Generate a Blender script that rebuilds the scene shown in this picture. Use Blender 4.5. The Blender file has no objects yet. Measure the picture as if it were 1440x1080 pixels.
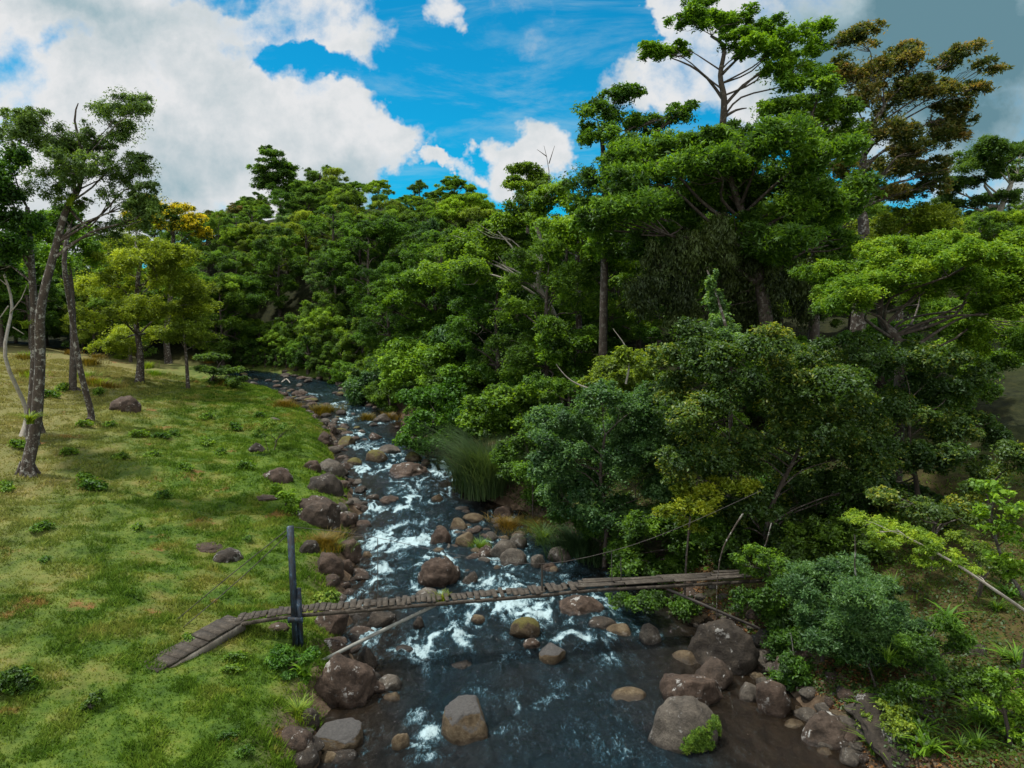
import bpy, bmesh, math, random
import numpy as np
from mathutils import Vector

scene = bpy.context.scene
COL = scene.collection
RNG = np.random.default_rng(7)

# ------------------------------------------------------------------ camera
F = 985.0                      # focal length in pixels of a 1440 px wide frame
PITCH = math.radians(6.0)
CAM = np.array([0.0, 0.0, 10.0])
cp, sp_ = math.cos(PITCH), math.sin(PITCH)


def ray(px, py):
    u, v = (px - 720.0) / F, -(py - 540.0) / F
    return np.array([u, cp + v * sp_, -sp_ + v * cp])


def W(px, py, Y):
    """world point seen at a pixel of the photograph at depth Y"""
    d = ray(px, py)
    return CAM + d * (Y / d[1])


cam_data = bpy.data.cameras.new('camera')
cam = bpy.data.objects.new('camera', cam_data)
COL.objects.link(cam)
cam.location = CAM
cam.rotation_euler = (math.radians(90) - PITCH, 0, 0)
cam_data.sensor_width = 36
cam_data.lens = 36 * F / 1440
cam_data.clip_end = 3000
cam_data.clip_start = 0.1
scene.camera = cam

# ------------------------------------------------------------------ noise


def _hash(ix, iy, iz, seed):
    n = (ix * 374761393 + iy * 668265263 + iz * 2147483647 + seed * 974711) & 0xFFFFFFFF
    n = ((n ^ (n >> 13)) * 1274126177) & 0xFFFFFFFF
    n = (n ^ (n >> 16)) & 0xFFFFFFFF
    return n / 4294967295.0


def vnoise(x, y, z=None, seed=0):
    x = np.asarray(x, float); y = np.asarray(y, float)
    z = np.zeros_like(x) if z is None else np.asarray(z, float)
    ix, iy, iz = np.floor(x).astype(np.int64), np.floor(y).astype(np.int64), np.floor(z).astype(np.int64)
    fx, fy, fz = x - ix, y - iy, z - iz
    fx = fx * fx * (3 - 2 * fx); fy = fy * fy * (3 - 2 * fy); fz = fz * fz * (3 - 2 * fz)
    r = 0
    for a in (0, 1):
        for b in (0, 1):
            for c in (0, 1):
                w = (fx if a else 1 - fx) * (fy if b else 1 - fy) * (fz if c else 1 - fz)
                r = r + w * _hash(ix + a, iy + b, iz + c, seed)
    return r


def fbm(x, y, z=None, seed=0, octv=4):
    s, a, t = 0, 0.5, 0
    for k in range(octv):
        f = 2.03 ** k
        s = s + a * vnoise(np.asarray(x) * f, np.asarray(y) * f, None if z is None else np.asarray(z) * f, seed + k * 17)
        t += a
        a *= 0.5
    return s / t


def sstep(a, b, x):
    t = np.clip((x - a) / (b - a), 0, 1)
    return t * t * (3 - 2 * t)


# ------------------------------------------------------------------ terrain
_Y = [0, 8, 15.3, 18.8, 23.8, 27, 31.4, 36.6, 43, 49, 57, 68, 77, 82, 95, 140]
_XL = [-4.2, -4.2, -4.4, -4.4, -6.0, -6.6, -7.2, -8.6, -10.9, -12.6, -15.8, -22.5, -29.5, -34, -50, -115]
_XR = [8, 8.0, 7.5, 7.0, 5.6, 4.6, 1.6, -2.2, -3.8, -6.6, -9.0, -12.6, -17, -22, -34, -92]
_RZ = [0, 0, 0, 0, 0, 0.02, 0.14, 0.34, 0.58, 0.82, 1.1, 1.45, 1.8, 2.1, 2.8, 5.0]


def xl(y): return np.interp(y, _Y, _XL)
def xr(y): return np.interp(y, _Y, _XR)
def rz(y): return np.interp(y, _Y, _RZ)


def height(x, y):
    x = np.asarray(x, float); y = np.asarray(y, float)
    wob = (vnoise(x * 0 + 3.3, y * 0.45, seed=5) - 0.5) * 1.1 + (vnoise(x * 0 + 7.1, y * 1.3, seed=6) - 0.5) * 0.5
    L, R, z = xl(y) + wob, xr(y) + wob * 0.8, rz(y)
    dl, dr = L - x, x - R
    inside = np.minimum(-dl, -dr)
    bed = -0.55 * sstep(0, 1.6, inside) - 0.10
    lump = (fbm(x * 0.9, y * 0.9, seed=11) - 0.5) * 0.34 + (fbm(x * 0.23, y * 0.23, seed=12) - 0.5) * 0.9
    lump = lump * (1 - np.exp(-((x + 8) ** 2 / 9 + (y - 17.6) ** 2 / 5)))
    hl = 0.95 * (1 - np.exp(-np.maximum(dl, 0) / 0.9)) + 0.118 * np.minimum(np.maximum(dl, 0), 30) + 0.03 * np.maximum(dl - 30, 0) + lump * sstep(0, 3, dl)
    hr = 1.1 * (1 - np.exp(-np.maximum(dr, 0) / 1.2)) + 0.17 * np.minimum(np.maximum(dr, 0), 40) + 0.05 * np.maximum(dr - 40, 0) + lump * 1.2 * sstep(0, 3, dr)
    h = z + np.where(dl > 0, hl, np.where(dr > 0, hr, bed)) - 0.1 * ((dl > 0) | (dr > 0))
    # wooded hill behind
    y0 = np.interp(x, [-140, -60, -35, -15, 5, 60], [104, 96, 88, 76, 70, 66])
    hm = np.interp(x, [-170, -110, -75, -62, -46, -30, -15, 0, 20, 50, 200], [3, 6, 9, 17, 25, 24, 18, 12, 10, 5, 5])
    t = np.maximum(y - y0, 0)
    h = h + hm * (1 - np.exp(-0.42 * t / np.maximum(hm, 1))) * 1.05
    return h


def surf(x, y):
    """terrain or water, whichever is on top"""
    x = np.asarray(x, float)
    h = height(x, y)
    return np.maximum(h, np.where((x > xl(y) - 1) & (x < xr(y) + 1), rz(y), -9))


def ground(px, py):
    d = ray(px, py)
    s = np.linspace(8, 260, 6000)
    P = CAM[None] + d[None] * s[:, None]
    below = P[:, 2] < surf(P[:, 0], P[:, 1])
    i = int(np.argmax(below)) if below.any() else len(s) - 1
    return P[i]


# ------------------------------------------------------------------ mesh helpers
def mesh_np(name, V, Fs, mats=(), tint=None, smooth=False, pattr=None, mat_idx=None):
    me = bpy.data.meshes.new(name)
    V = np.ascontiguousarray(V, np.float32)
    me.vertices.add(len(V)); me.vertices.foreach_set('co', V.ravel())
    Fs = Fs if isinstance(Fs, list) else [Fs]
    Fs = [np.asarray(f, np.int32) for f in Fs if len(f)]
    loops = np.concatenate([f.ravel() for f in Fs])
    sizes = np.concatenate([np.full(len(f), f.shape[1], np.int32) for f in Fs])
    starts = np.concatenate([[0], np.cumsum(sizes)[:-1]]).astype(np.int32)
    me.loops.add(len(loops)); me.loops.foreach_set('vertex_index', loops)
    me.polygons.add(len(sizes)); me.polygons.foreach_set('loop_start', starts)
    if smooth:
        me.polygons.foreach_set('use_smooth', np.ones(len(sizes), bool))
    me.update(calc_edges=True)
    for m in mats:
        me.materials.append(m)
    if mat_idx is not None:
        me.polygons.foreach_set('material_index', np.asarray(mat_idx, np.int32))
    if tint is not None:
        a = me.attributes.new('tint', 'FLOAT', 'FACE')
        a.data.foreach_set('value', np.ascontiguousarray(tint, np.float32))
    for k, v in (pattr or {}).items():
        a = me.attributes.new(k, 'FLOAT', 'POINT')
        a.data.foreach_set('value', np.ascontiguousarray(v, np.float32))
    return me


def link(name, me, parent=None, loc=(0, 0, 0), rot=(0, 0, 0), scale=(1, 1, 1), label=None, cat=None, group=None, kind=None):
    o = bpy.data.objects.new(name, me)
    COL.objects.link(o)
    o.location = [float(v) for v in loc]; o.rotation_euler = rot; o.scale = scale
    if parent is not None: o.parent = parent
    if label: o['label'] = label
    if cat: o['category'] = cat
    if group: o['group'] = group
    if kind: o['kind'] = kind
    return o


class Tubes:
    def __init__(s): s.V = []; s.F = []; s.n = 0

    def tube(s, pts, radii, sides=7, wob=0.0, sub=3, seed=0):
        pts = np.asarray(pts, float); radii = np.asarray(radii, float)
        k = len(pts)
        if sub > 1 and k > 2:
            t = np.linspace(0, k - 1, (k - 1) * sub + 1)
            i = np.clip(np.floor(t).astype(int), 0, k - 2); f = (t - i)[:, None]
            p0 = pts[np.clip(i - 1, 0, k - 1)]; p1 = pts[i]; p2 = pts[i + 1]; p3 = pts[np.clip(i + 2, 0, k - 1)]
            pts = 0.5 * (2 * p1 + (p2 - p0) * f + (2 * p0 - 5 * p1 + 4 * p2 - p3) * f ** 2 + (3 * p1 - p0 - 3 * p2 + p3) * f ** 3)
            radii = np.interp(t, np.arange(k), radii)
            k = len(pts)
        if wob:
            r = np.random.default_rng(seed)
            pts[1:-1] += r.normal(0, wob, (k - 2, 3)) if k > 2 else 0
        tan = np.gradient(pts, axis=0); tan /= np.linalg.norm(tan, axis=1)[:, None] + 1e-9
        ref = np.array([0.31, 0.95, 0.08])
        a = np.cross(tan, ref); a /= np.linalg.norm(a, axis=1)[:, None] + 1e-9
        b = np.cross(tan, a)
        ang = np.arange(sides) * 2 * math.pi / sides
        ring = pts[:, None] + radii[:, None, None] * (a[:, None] * np.cos(ang)[None, :, None] + b[:, None] * np.sin(ang)[None, :, None])
        s.V.append(ring.reshape(-1, 3))
        idx = np.arange(k * sides).reshape(k, sides) + s.n
        q = np.stack([idx[:-1], np.roll(idx[:-1], -1, 1), np.roll(idx[1:], -1, 1), idx[1:]], -1).reshape(-1, 4)
        s.F.append(q)
        s.n += k * sides
        return s

    def mesh(s, name, mats, smooth=True):
        return mesh_np(name, np.concatenate(s.V), np.concatenate(s.F), mats, smooth=smooth)


def leaf_quads(rng, C, N, T, size, aspect, fold=0.18, trim=0.5):
    """diamond leaves: centres C, normals N, tangents T (n,3)"""
    n = len(C)
    T = T - N * np.sum(T * N, 1)[:, None]
    T /= np.linalg.norm(T, axis=1)[:, None] + 1e-9
    B = np.cross(N, T)
    s = (size * rng.uniform(0.65, 1.3, n))[:, None]
    w = s * aspect * rng.uniform(0.8, 1.2, n)[:, None]
    droop = N * s * fold
    v0 = C - T * s * 0.5 - droop * 0.3
    v1 = C + B * w * 0.5 + T * s * (0.5 - trim) + droop * 0.5
    v2 = C + T * s * 0.5 - droop
    v3 = C - B * w * 0.5 + T * s * (0.5 - trim) + droop * 0.5
    V = np.stack([v0, v1, v2, v3], 1).reshape(-1, 3)
    return V, np.arange(4 * n, dtype=np.int32).reshape(n, 4)


def unit(v): return v / (np.linalg.norm(v, axis=-1, keepdims=True) + 1e-9)


def rdir(rng, n, up=0.0):
    d = unit(rng.normal(size=(n, 3)))
    d[:, 2] += up
    return unit(d)


def crown_leaves(rng, clusters, leaf=0.16, aspect=0.5, cover=1.5, puffs=12, mode='broad', flat=1.0, upb=0.35, maxn=12000, droop=0.0, prad=0.42):
    """clusters: (centre, (rx,ry,rz)).  leaves gather in puffs that gather in clusters"""
    Cs, Ns, Ts, tint = [], [], [], []
    for c, r in clusters:
        c = np.asarray(c, float); r = np.asarray(r, float)
        k = max(4, int(puffs * rng.uniform(0.8, 1.25)))
        d = rdir(rng, k, upb)
        pc = c + d * r * rng.uniform(0.45, 1.0, (k, 1))
        pr = r.mean() * prad * rng.uniform(0.6, 1.35, k)
        area = 4 * math.pi * (r[0] * r[1] + r[1] * r[2] + r[0] * r[2]) / 3
        n = int(min(maxn, cover * area / (leaf * leaf * aspect * 0.5)))
        n = max(12, int(n * rng.uniform(.55, 1.3)))
        w = pr ** 2; w /= w.sum()
        pi = rng.choice(k, n, p=w)
        ld = rdir(rng, n, 0.35)
        rad = pr[pi] * rng.uniform(0.1, 1.0, n) ** 0.55 * rng.choice([.9, 1.05, 1.35], n, p=[.5, .35, .15])
        sc = np.array([1, 1, 0.78 * flat])
        P = pc[pi] + ld * rad[:, None] * sc
        fm = rng.random(n) < (.14 if mode == 'layer' else .25)
        P[fm] = c + rdir(rng, int(fm.sum()), .1) * r * rng.uniform(.3, 1.25, (int(fm.sum()), 1))
        out = unit(ld * 0.8 + unit(P - c) * 0.4)
        if mode == 'rosette':
            T = unit(out + rng.normal(0, 0.25, (n, 3)) + np.array([0, 0, 0.25]))
            N = unit(np.cross(T, rng.normal(size=(n, 3))) + np.array([0, 0, 0.8]))
        elif mode == 'layer':
            T = unit(out * [1, 1, 0.2] + rng.normal(0, 0.35, (n, 3)) * [1, 1, 0.3])
            N = unit(np.array([0, 0, 1.0]) + rng.normal(0, 0.5, (n, 3)))
        elif mode == 'hang':
            T = unit(np.array([0, 0, -1.0]) + rng.normal(0, 0.35, (n, 3)))
            N = unit(out + rng.normal(0, 0.4, (n, 3)))
        else:
            T = unit(out * 0.7 + rng.normal(0, 0.6, (n, 3)) + np.array([0, 0, -droop]))
            N = unit(out * 0.5 + np.array([0, 0, 0.75]) + rng.normal(0, 0.45, (n, 3)))
        Cs.append(P); Ns.append(N); Ts.append(T)
        base = rng.uniform(0.2, 0.8)
        pt = np.clip(rng.normal(base, 0.16, k), 0, 1)
        tint.append(np.clip(pt[pi] + rng.normal(0, 0.17, n), 0, 1))
    C, N, T = np.concatenate(Cs), np.concatenate(Ns), np.concatenate(Ts)
    V, Fq = leaf_quads(rng, C, N, T, leaf, aspect)
    return V, Fq, np.concatenate(tint)


# ------------------------------------------------------------------ material helpers
class NT:
    def __init__(s, tree): s.t = tree; s.n = tree.nodes; s.l = tree.links

    def node(s, typ, **kw):
        n = s.n.new(typ)
        for k, v in kw.items():
            setattr(n, k, v)
        return n

    def set(s, sock, v):
        if hasattr(v, 'is_output'): s.l.new(v, sock)
        elif isinstance(v, (tuple, list)) and len(v) == 3 and sock.type == 'RGBA': sock.default_value = (*v, 1)
        else: sock.default_value = v

    def math(s, op, a, b=0.0, c=0.0, clamp=False):
        n = s.node('ShaderNodeMath', operation=op, use_clamp=clamp)
        s.set(n.inputs[0], a); s.set(n.inputs[1], b)
        if len(n.inputs) > 2: s.set(n.inputs[2], c)
        return n.outputs[0]

    def mix(s, f, a, b, blend='MIX'):
        n = s.node('ShaderNodeMix', data_type='RGBA', blend_type=blend)
        n.clamp_factor = True
        s.set(n.inputs[0], f); s.set(n.inputs[6], a); s.set(n.inputs[7], b)
        return n.outputs[2]

    def smooth(s, x, lo, hi):
        n = s.node('ShaderNodeMapRange', interpolation_type='SMOOTHSTEP')
        s.set(n.inputs[0], x); n.inputs[1].default_value = lo; n.inputs[2].default_value = hi
        return n.outputs[0]

    def noise(s, vec, scale, detail=4, rough=0.55, dist=0.0):
        n = s.node('ShaderNodeTexNoise')
        if vec is not None: s.l.new(vec, n.inputs['Vector'])
        n.inputs['Scale'].default_value = scale; n.inputs['Detail'].default_value = detail
        n.inputs['Roughness'].default_value = rough; n.inputs['Distortion'].default_value = dist
        return n.outputs[0]

    def ramp(s, f, stops):
        n = s.node('ShaderNodeValToRGB')
        e = n.color_ramp.elements
        while len(e) < len(stops): e.new(0.5)
        for el, (p, c) in zip(e, stops):
            el.position = p; el.color = (*c, 1)
        s.set(n.inputs[0], f)
        return n.outputs[0]

    def attr(s, name, typ='GEOMETRY'):
        n = s.node('ShaderNodeAttribute', attribute_type=typ, attribute_name=name)
        return n.outputs['Fac']


def new_mat(name):
    m = bpy.data.materials.new(name); m.use_nodes = True
    m.node_tree.nodes.clear()
    t = NT(m.node_tree)
    out = t.node('ShaderNodeOutputMaterial')
    return m, t, out


def leaf_mat(name, stops, trans=0.5, gloss=0.022, vary=0.28):
    m, t, out = new_mat(name)
    tint = t.attr('tint')
    col = t.ramp(tint, stops)
    oi = t.node('ShaderNodeObjectInfo')
    k = t.math('MULTIPLY_ADD', oi.outputs['Random'], vary * 2, 1 - vary)
    hsv = t.node('ShaderNodeHueSaturation')
    t.l.new(col, hsv.inputs['Color']); t.l.new(k, hsv.inputs['Value'])
    hue = t.math('MULTIPLY_ADD', oi.outputs['Random'], -0.03, 0.515)
    t.l.new(hue, hsv.inputs['Hue'])
    c = hsv.outputs[0]
    d = t.node('ShaderNodeBsdfDiffuse'); t.l.new(c, d.inputs[0])
    tr = t.node('ShaderNodeBsdfTranslucent')
    t.l.new(t.mix(1.0, c, (1.35, 1.25, 0.5), 'MULTIPLY'), tr.inputs[0])
    ms = t.node('ShaderNodeMixShader'); ms.inputs[0].default_value = trans
    t.l.new(d.outputs[0], ms.inputs[1]); t.l.new(tr.outputs[0], ms.inputs[2])
    g = t.node('ShaderNodeBsdfGlossy'); g.inputs['Roughness'].default_value = 0.55
    g.inputs[0].default_value = (0.8, 0.9, 0.9, 1)
    m2 = t.node('ShaderNodeMixShader'); m2.inputs[0].default_value = gloss
    t.l.new(ms.outputs[0], m2.inputs[1]); t.l.new(g.outputs[0], m2.inputs[2])
    t.l.new(m2.outputs[0], out.inputs[0])
    return m


def bark_mat(name, a, b, lich=0.25):
    m, t, out = new_mat(name)
    tc = t.node('ShaderNodeTexCoord')
    mp = t.node('ShaderNodeMapping'); mp.inputs['Scale'].default_value = (1, 1, 0.35)
    t.l.new(tc.outputs['Object'], mp.inputs[0])
    n1 = t.noise(mp.outputs[0], 7, 6, 0.7)
    c = t.ramp(n1, [(0.3, a), (0.7, b)])
    n2 = t.noise(tc.outputs['Object'], 4.5, 6, 0.75)
    c = t.mix(t.math('MULTIPLY', t.smooth(n2, 0.53, 0.60), lich), c, (0.42, 0.42, 0.38))
    p = t.node('ShaderNodeBsdfPrincipled'); t.l.new(c, p.inputs['Base Color']); p.inputs['Roughness'].default_value = 0.9
    bp = t.node('ShaderNodeBump'); bp.inputs['Strength'].default_value = 0.6; bp.inputs['Distance'].default_value = 0.03
    t.l.new(n1, bp.inputs['Height']); t.l.new(bp.outputs[0], p.inputs['Normal'])
    t.l.new(p.outputs[0], out.inputs[0])
    return m


G = {}
G['forest'] = leaf_mat('leaf_forest', [(0, (0.028, 0.063, 0.007)), (0.5, (0.082, 0.182, 0.014)), (1, (0.205, 0.365, 0.026))])
G['deep'] = leaf_mat('leaf_deep', [(0, (0.025, 0.056, 0.007)), (0.5, (0.063, 0.144, 0.014)), (1, (0.143, 0.294, 0.024))])
G['bright'] = leaf_mat('leaf_bright', [(0, (0.039, 0.098, 0.006)), (0.5, (0.099, 0.228, 0.012)), (1, (0.215, 0.391, 0.025))], trans=0.4)
G['olive'] = leaf_mat('leaf_olive', [(0, (0.068, 0.110, 0.012)), (0.5, (0.146, 0.233, 0.020)), (1, (0.273, 0.378, 0.032))])
G['brown'] = leaf_mat('leaf_bronze', [(0, (0.034, 0.060, 0.012)), (0.42, (0.075, 0.105, 0.02)), (0.64, (0.15, 0.155, 0.04)), (0.85, (0.28, 0.24, 0.07)), (1, (0.28, 0.19, 0.055))], vary=0.1)
G['yellow'] = leaf_mat('leaf_yellow_flower', [(0, (0.03, 0.07, 0.01)), (0.44, (0.06, 0.11, 0.012)), (0.54, (0.50, 0.40, 0.015)), (1, (0.75, 0.58, 0.03))], vary=0.1)
G['blue'] = leaf_mat('leaf_bluegreen', [(0, (0.032, 0.082, 0.021)), (0.5, (0.077, 0.177, 0.042)), (1, (0.168, 0.311, 0.076))], gloss=0.03)
G['mixed'] = leaf_mat('leaf_mixed', [(0, (0.029, 0.068, 0.009)), (0.6, (0.078, 0.149, 0.018)), (0.88, (0.150, 0.223, 0.028)), (1, (0.312, 0.338, 0.034))], gloss=0.03, vary=0.2)
G['feather'] = leaf_mat('leaf_feather', [(0, (0.059, 0.130, 0.007)), (0.5, (0.139, 0.268, 0.012)), (1, (0.298, 0.431, 0.025))], trans=0.45, vary=0.15)
G['grass'] = leaf_mat('blade_green', [(0, (0.048, 0.108, 0.010)), (0.5, (0.129, 0.233, 0.019)), (1, (0.300, 0.369, 0.043))], trans=0.3, vary=0.15)
G['drygrass'] = leaf_mat('blade_dry', [(0, (0.063, 0.059, 0.008)), (0.5, (0.148, 0.112, 0.017)), (1, (0.254, 0.167, 0.028))], trans=0.3, vary=0.15)
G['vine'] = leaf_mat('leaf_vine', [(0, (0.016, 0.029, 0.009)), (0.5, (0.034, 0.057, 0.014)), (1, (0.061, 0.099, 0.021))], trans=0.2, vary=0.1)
G['reed'] = leaf_mat('leaf_reed', [(0, (0.018, 0.042, 0.014)), (0.5, (0.045, 0.092, 0.032)), (1, (0.095, 0.15, 0.06))], trans=0.35, vary=0.1)
G['lime'] = leaf_mat('leaf_lime', [(0, (0.082, 0.146, 0.007)), (0.5, (0.180, 0.264, 0.012)), (1, (0.278, 0.332, 0.019))], trans=0.4, vary=0.1)
G['grey'] = leaf_mat('leaf_greygreen', [(0, (0.033, 0.070, 0.013)), (0.5, (0.071, 0.144, 0.025)), (1, (0.133, 0.236, 0.043))], vary=0.2)
BARK = bark_mat('bark_grey', (0.018, 0.013, 0.010), (0.085, 0.064, 0.048), 0.6)
BARKD = bark_mat('bark_dark', (0.025, 0.019, 0.014), (0.075, 0.058, 0.045), 0.2)
BARKP = bark_mat('bark_pale', (0.20, 0.18, 0.15), (0.38, 0.35, 0.30), 0.5)

# ------------------------------------------------------------------ world, sun
SUN_EL, SUN_AZ = math.radians(69), math.radians(-78)      # azimuth from +Y (view direction), negative = to the left
sun_dir = np.array([math.cos(SUN_EL) * math.sin(SUN_AZ), math.cos(SUN_EL) * math.cos(SUN_AZ), math.sin(SUN_EL)])
sl = bpy.data.lights.new('sun', 'SUN'); sl.energy = 4.2; sl.angle = math.radians(3.0); sl.color = (1.0, 0.95, 0.86)
so = bpy.data.objects.new('sun', sl); COL.objects.link(so)
so.rotation_euler = Vector(sun_dir).to_track_quat('Z', 'Y').to_euler()
so.location = (-40, -10, 80)

world = bpy.data.worlds.new('World'); scene.world = world; world.use_nodes = True
wt = NT(world.node_tree); wt.n.clear()
wo = wt.node('ShaderNodeOutputWorld'); bg = wt.node('ShaderNodeBackground')
SKY_S = 0.1
bg.inputs[1].default_value = SKY_S
sky = wt.node('ShaderNodeTexSky', sky_type='NISHITA', sun_disc=False)
sky.sun_elevation = SUN_EL; sky.sun_rotation = SUN_AZ
sky.air_density = 1.0; sky.dust_density = 0.4; sky.ozone_density = 2.0
tc = wt.node('ShaderNodeTexCoord')
sx = wt.node('ShaderNodeSeparateXYZ'); wt.l.new(tc.outputs['Generated'], sx.inputs[0])
ya = wt.math('MAXIMUM', wt.math('ABSOLUTE', sx.outputs[1]), 0.06)
U = wt.math('DIVIDE', sx.outputs[0], ya); Wv = wt.math('DIVIDE', sx.outputs[2], ya)
cv = wt.node('ShaderNodeCombineXYZ'); wt.l.new(U, cv.inputs[0]); wt.l.new(Wv, cv.inputs[1])


def field(blobs):
    acc = None
    wn = wt.node('ShaderNodeTexNoise'); wt.l.new(cv.outputs[0], wn.inputs['Vector']); wn.inputs['Scale'].default_value = 4.5; wn.inputs['Detail'].default_value = 6; wn.inputs['Roughness'].default_value = .6
    wsep = wt.node('ShaderNodeSeparateXYZ'); wt.l.new(wn.outputs['Color'], wsep.inputs[0])
    U2 = wt.math('MULTIPLY_ADD', wt.math('SUBTRACT', wsep.outputs[0], .5), .32, U); W2 = wt.math('MULTIPLY_ADD', wt.math('SUBTRACT', wsep.outputs[1], .5), .24, Wv)
    for px, py, rx, ry, a in blobs:
        d = ray(px, py); u0, w0 = d[0] / d[1], d[2] / d[1]
        du = wt.math('MULTIPLY_ADD', U2, F / rx, -u0 * F / rx)
        dw = wt.math('MULTIPLY_ADD', W2, F / ry, -w0 * F / ry)
        q = wt.math('MULTIPLY_ADD', du, du, wt.math('MULTIPLY', dw, dw))
        q = wt.math('SUBTRACT', 1.0, q, clamp=True)
        acc = wt.math('MULTIPLY', q, a) if acc is None else wt.math('MULTIPLY_ADD', q, a, acc)
    return acc


CLOUD = [(60, 60, 300, 170, .72), (300, 40, 260, 130, .62), (430, 30, 120, 110, .75), (150, 220, 330, 160, 1.0), (430, 215, 160, 110, 1.2), (545, 215, 75, 62, 1.2),
         (250, 150, 200, 100, .5), (615, 3, 48, 28, 1.0), (770, 222, 60, 50, 1.3), (705, 248, 52, 36, 1.2), (640, 246, 30, 16, .9), (612, 244, 18, 14, .9), (950, 105, 120, 60, 1.25), (1000, 30, 110, 100, 1.2), (940, 30, 50, 70, .8), (985, 140, 90, 60, .8),
         (1200, 60, 330, 190, 1.0), (1420, 90, 300, 170, 1.1), (1400, 200, 200, 60, .7), (-300, 100, 420, 300, 1.0), (1750, 120, 420, 300, 1.0),
         (130, 78, 80, 45, -1.1), (395, 112, 54, 40, -1.0), (350, 88, 40, 30, -.55), (440, 105, 50, 30, -.8), (480, 130, 40, 20, -.6), (1430, 270, 260, 50, .9), (285, 152, 40, 20, -.9), (210, 60, 40, 26, -.6), (40, 95, 30, 20, -.5), (560, 110, 90, 80, -.6), (1315, 205, 70, 40, -.8), (330, 0, 60, 20, -.5),
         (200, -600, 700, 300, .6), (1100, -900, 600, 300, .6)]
GREY = [(240, 235, 110, 60, .45), (260, 40, 130, 50, .35), (240, 100, 100, 40, .2), (520, 265, 120, 40, .35), (1250, 70, 230, 150, 1.0), (1420, 80, 240, 170, 1.15), (1130, 60, 120, 100, .5), (1400, 200, 200, 60, .7), (1430, 270, 260, 60, .5), (930, 175, 80, 40, .25), (120, 0, 120, 40, .4)]
n1 = wt.noise(cv.outputs[0], 3.6, 9, 0.58, 0.25)
n2 = wt.noise(cv.outputs[0], 11.0, 8, 0.62, 0.1)
nn = wt.math('ADD', wt.math('MULTIPLY', n1, 0.62), wt.math('MULTIPLY', n2, 0.38))
over = wt.math('MAXIMUM', wt.smooth(sx.outputs[2], .56, .80), wt.smooth(wt.math('MULTIPLY', sx.outputs[1], -1.0), .05, .35))  # unseen bright cloud overhead and behind the camera, added to lift the fill light
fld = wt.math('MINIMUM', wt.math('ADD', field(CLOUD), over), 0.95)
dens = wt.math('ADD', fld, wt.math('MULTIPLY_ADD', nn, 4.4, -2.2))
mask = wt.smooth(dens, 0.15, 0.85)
# thin streaks of cirrus in the blue
mpw = wt.node('ShaderNodeMapping'); mpw.inputs['Scale'].default_value = (1.6, 6.5, 1); mpw.inputs['Rotation'].default_value = (0, 0, -0.35)
wt.l.new(cv.outputs[0], mpw.inputs[0])
n3 = wt.noise(mpw.outputs[0], 2.2, 8, 0.66, 0.5)
cirrus = wt.math('MULTIPLY', wt.smooth(n3, 0.46, 0.74), 0.42)
g = wt.math('ADD', field(GREY), wt.math('MULTIPLY_ADD', n2, 1.8, -0.86))
g = wt.math('ADD', g, wt.math('MULTIPLY_ADD', n1, 1.8, -0.84))
k = 1 / SKY_S
ccol = wt.ramp(wt.math('MULTIPLY', g, 0.6, clamp=True), [(0.0, (.72, .73, .74)), (0.22, (.56, .61, .635)), (0.55, (.32, .44, .49)), (1.0, (.12, .235, .285))])
ccol = wt.mix(over, ccol, (1.25, 1.25, 1.22))  # added unseen cloud set brighter than the clouds in view, for more fill
ccol = wt.mix(1.0, ccol, (k, k, k), 'MULTIPLY')
blue = wt.mix(1.0, sky.outputs[0], (0.035, .98, 1.22), 'MULTIPLY')
blue = wt.mix(cirrus, blue, (.40 * k, .58 * k, .66 * k))
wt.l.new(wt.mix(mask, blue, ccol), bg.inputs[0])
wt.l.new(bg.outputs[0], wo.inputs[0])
world.cycles.sampling_method = 'MANUAL'; world.cycles.sample_map_resolution = 1024

# ------------------------------------------------------------------ ground sheet


def axis(segs):
    out = [segs[0][0]]
    for a, b, step in segs:
        n = max(1, int(round((b - a) / step)))
        out += list(np.linspace(a, b, n + 1)[1:])
    return np.array(out)


gx = axis([(-700, -160, 40), (-160, -60, 3), (-60, -28, .8), (-28, 18, .16), (18, 40, .5), (40, 120, 3), (120, 700, 40)])
gy = axis([(-60, 6, 4), (6, 40, .16), (40, 70, .35), (70, 110, 1.0), (110, 190, 3), (190, 1200, 60)])
GX, GY = np.meshgrid(gx, gy)
GZ = height(GX, GY)
near = ((GX < xl(GY) - 0.5) | (GX > xr(GY) + .5)) & (GY < 80)
GZ = GZ + near * ((fbm(GX * 2.6, GY * 2.6, seed=31, octv=3) - 0.5) * 0.16)
ny, nx = GX.shape
idx = np.arange(nx * ny).reshape(ny, nx)
quads = np.stack([idx[:-1, :-1], idx[:-1, 1:], idx[1:, 1:], idx[1:, :-1]], -1).reshape(-1, 4)
dL, dR = xl(GY) - GX, GX - xr(GY)
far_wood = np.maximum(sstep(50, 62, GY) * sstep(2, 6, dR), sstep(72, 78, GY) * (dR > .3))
bank = 1 - sstep(0.3, 1.5, np.maximum(dL, dR * 0.55) + (fbm(GX * .8, GY * .8, seed=41) - .5) * 1.6)
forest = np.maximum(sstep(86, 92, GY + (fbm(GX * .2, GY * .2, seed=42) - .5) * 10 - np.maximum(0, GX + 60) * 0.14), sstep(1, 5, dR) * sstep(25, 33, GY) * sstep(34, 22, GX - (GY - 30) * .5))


right_dry = sstep(.4, 2, dR) * (GX > 4) * sstep(60, 40, GY) * sstep(30, 16, GX)


forest = np.maximum(forest, far_wood); bank = bank * (1 - .85 * sstep(62, 80, GY))


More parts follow.
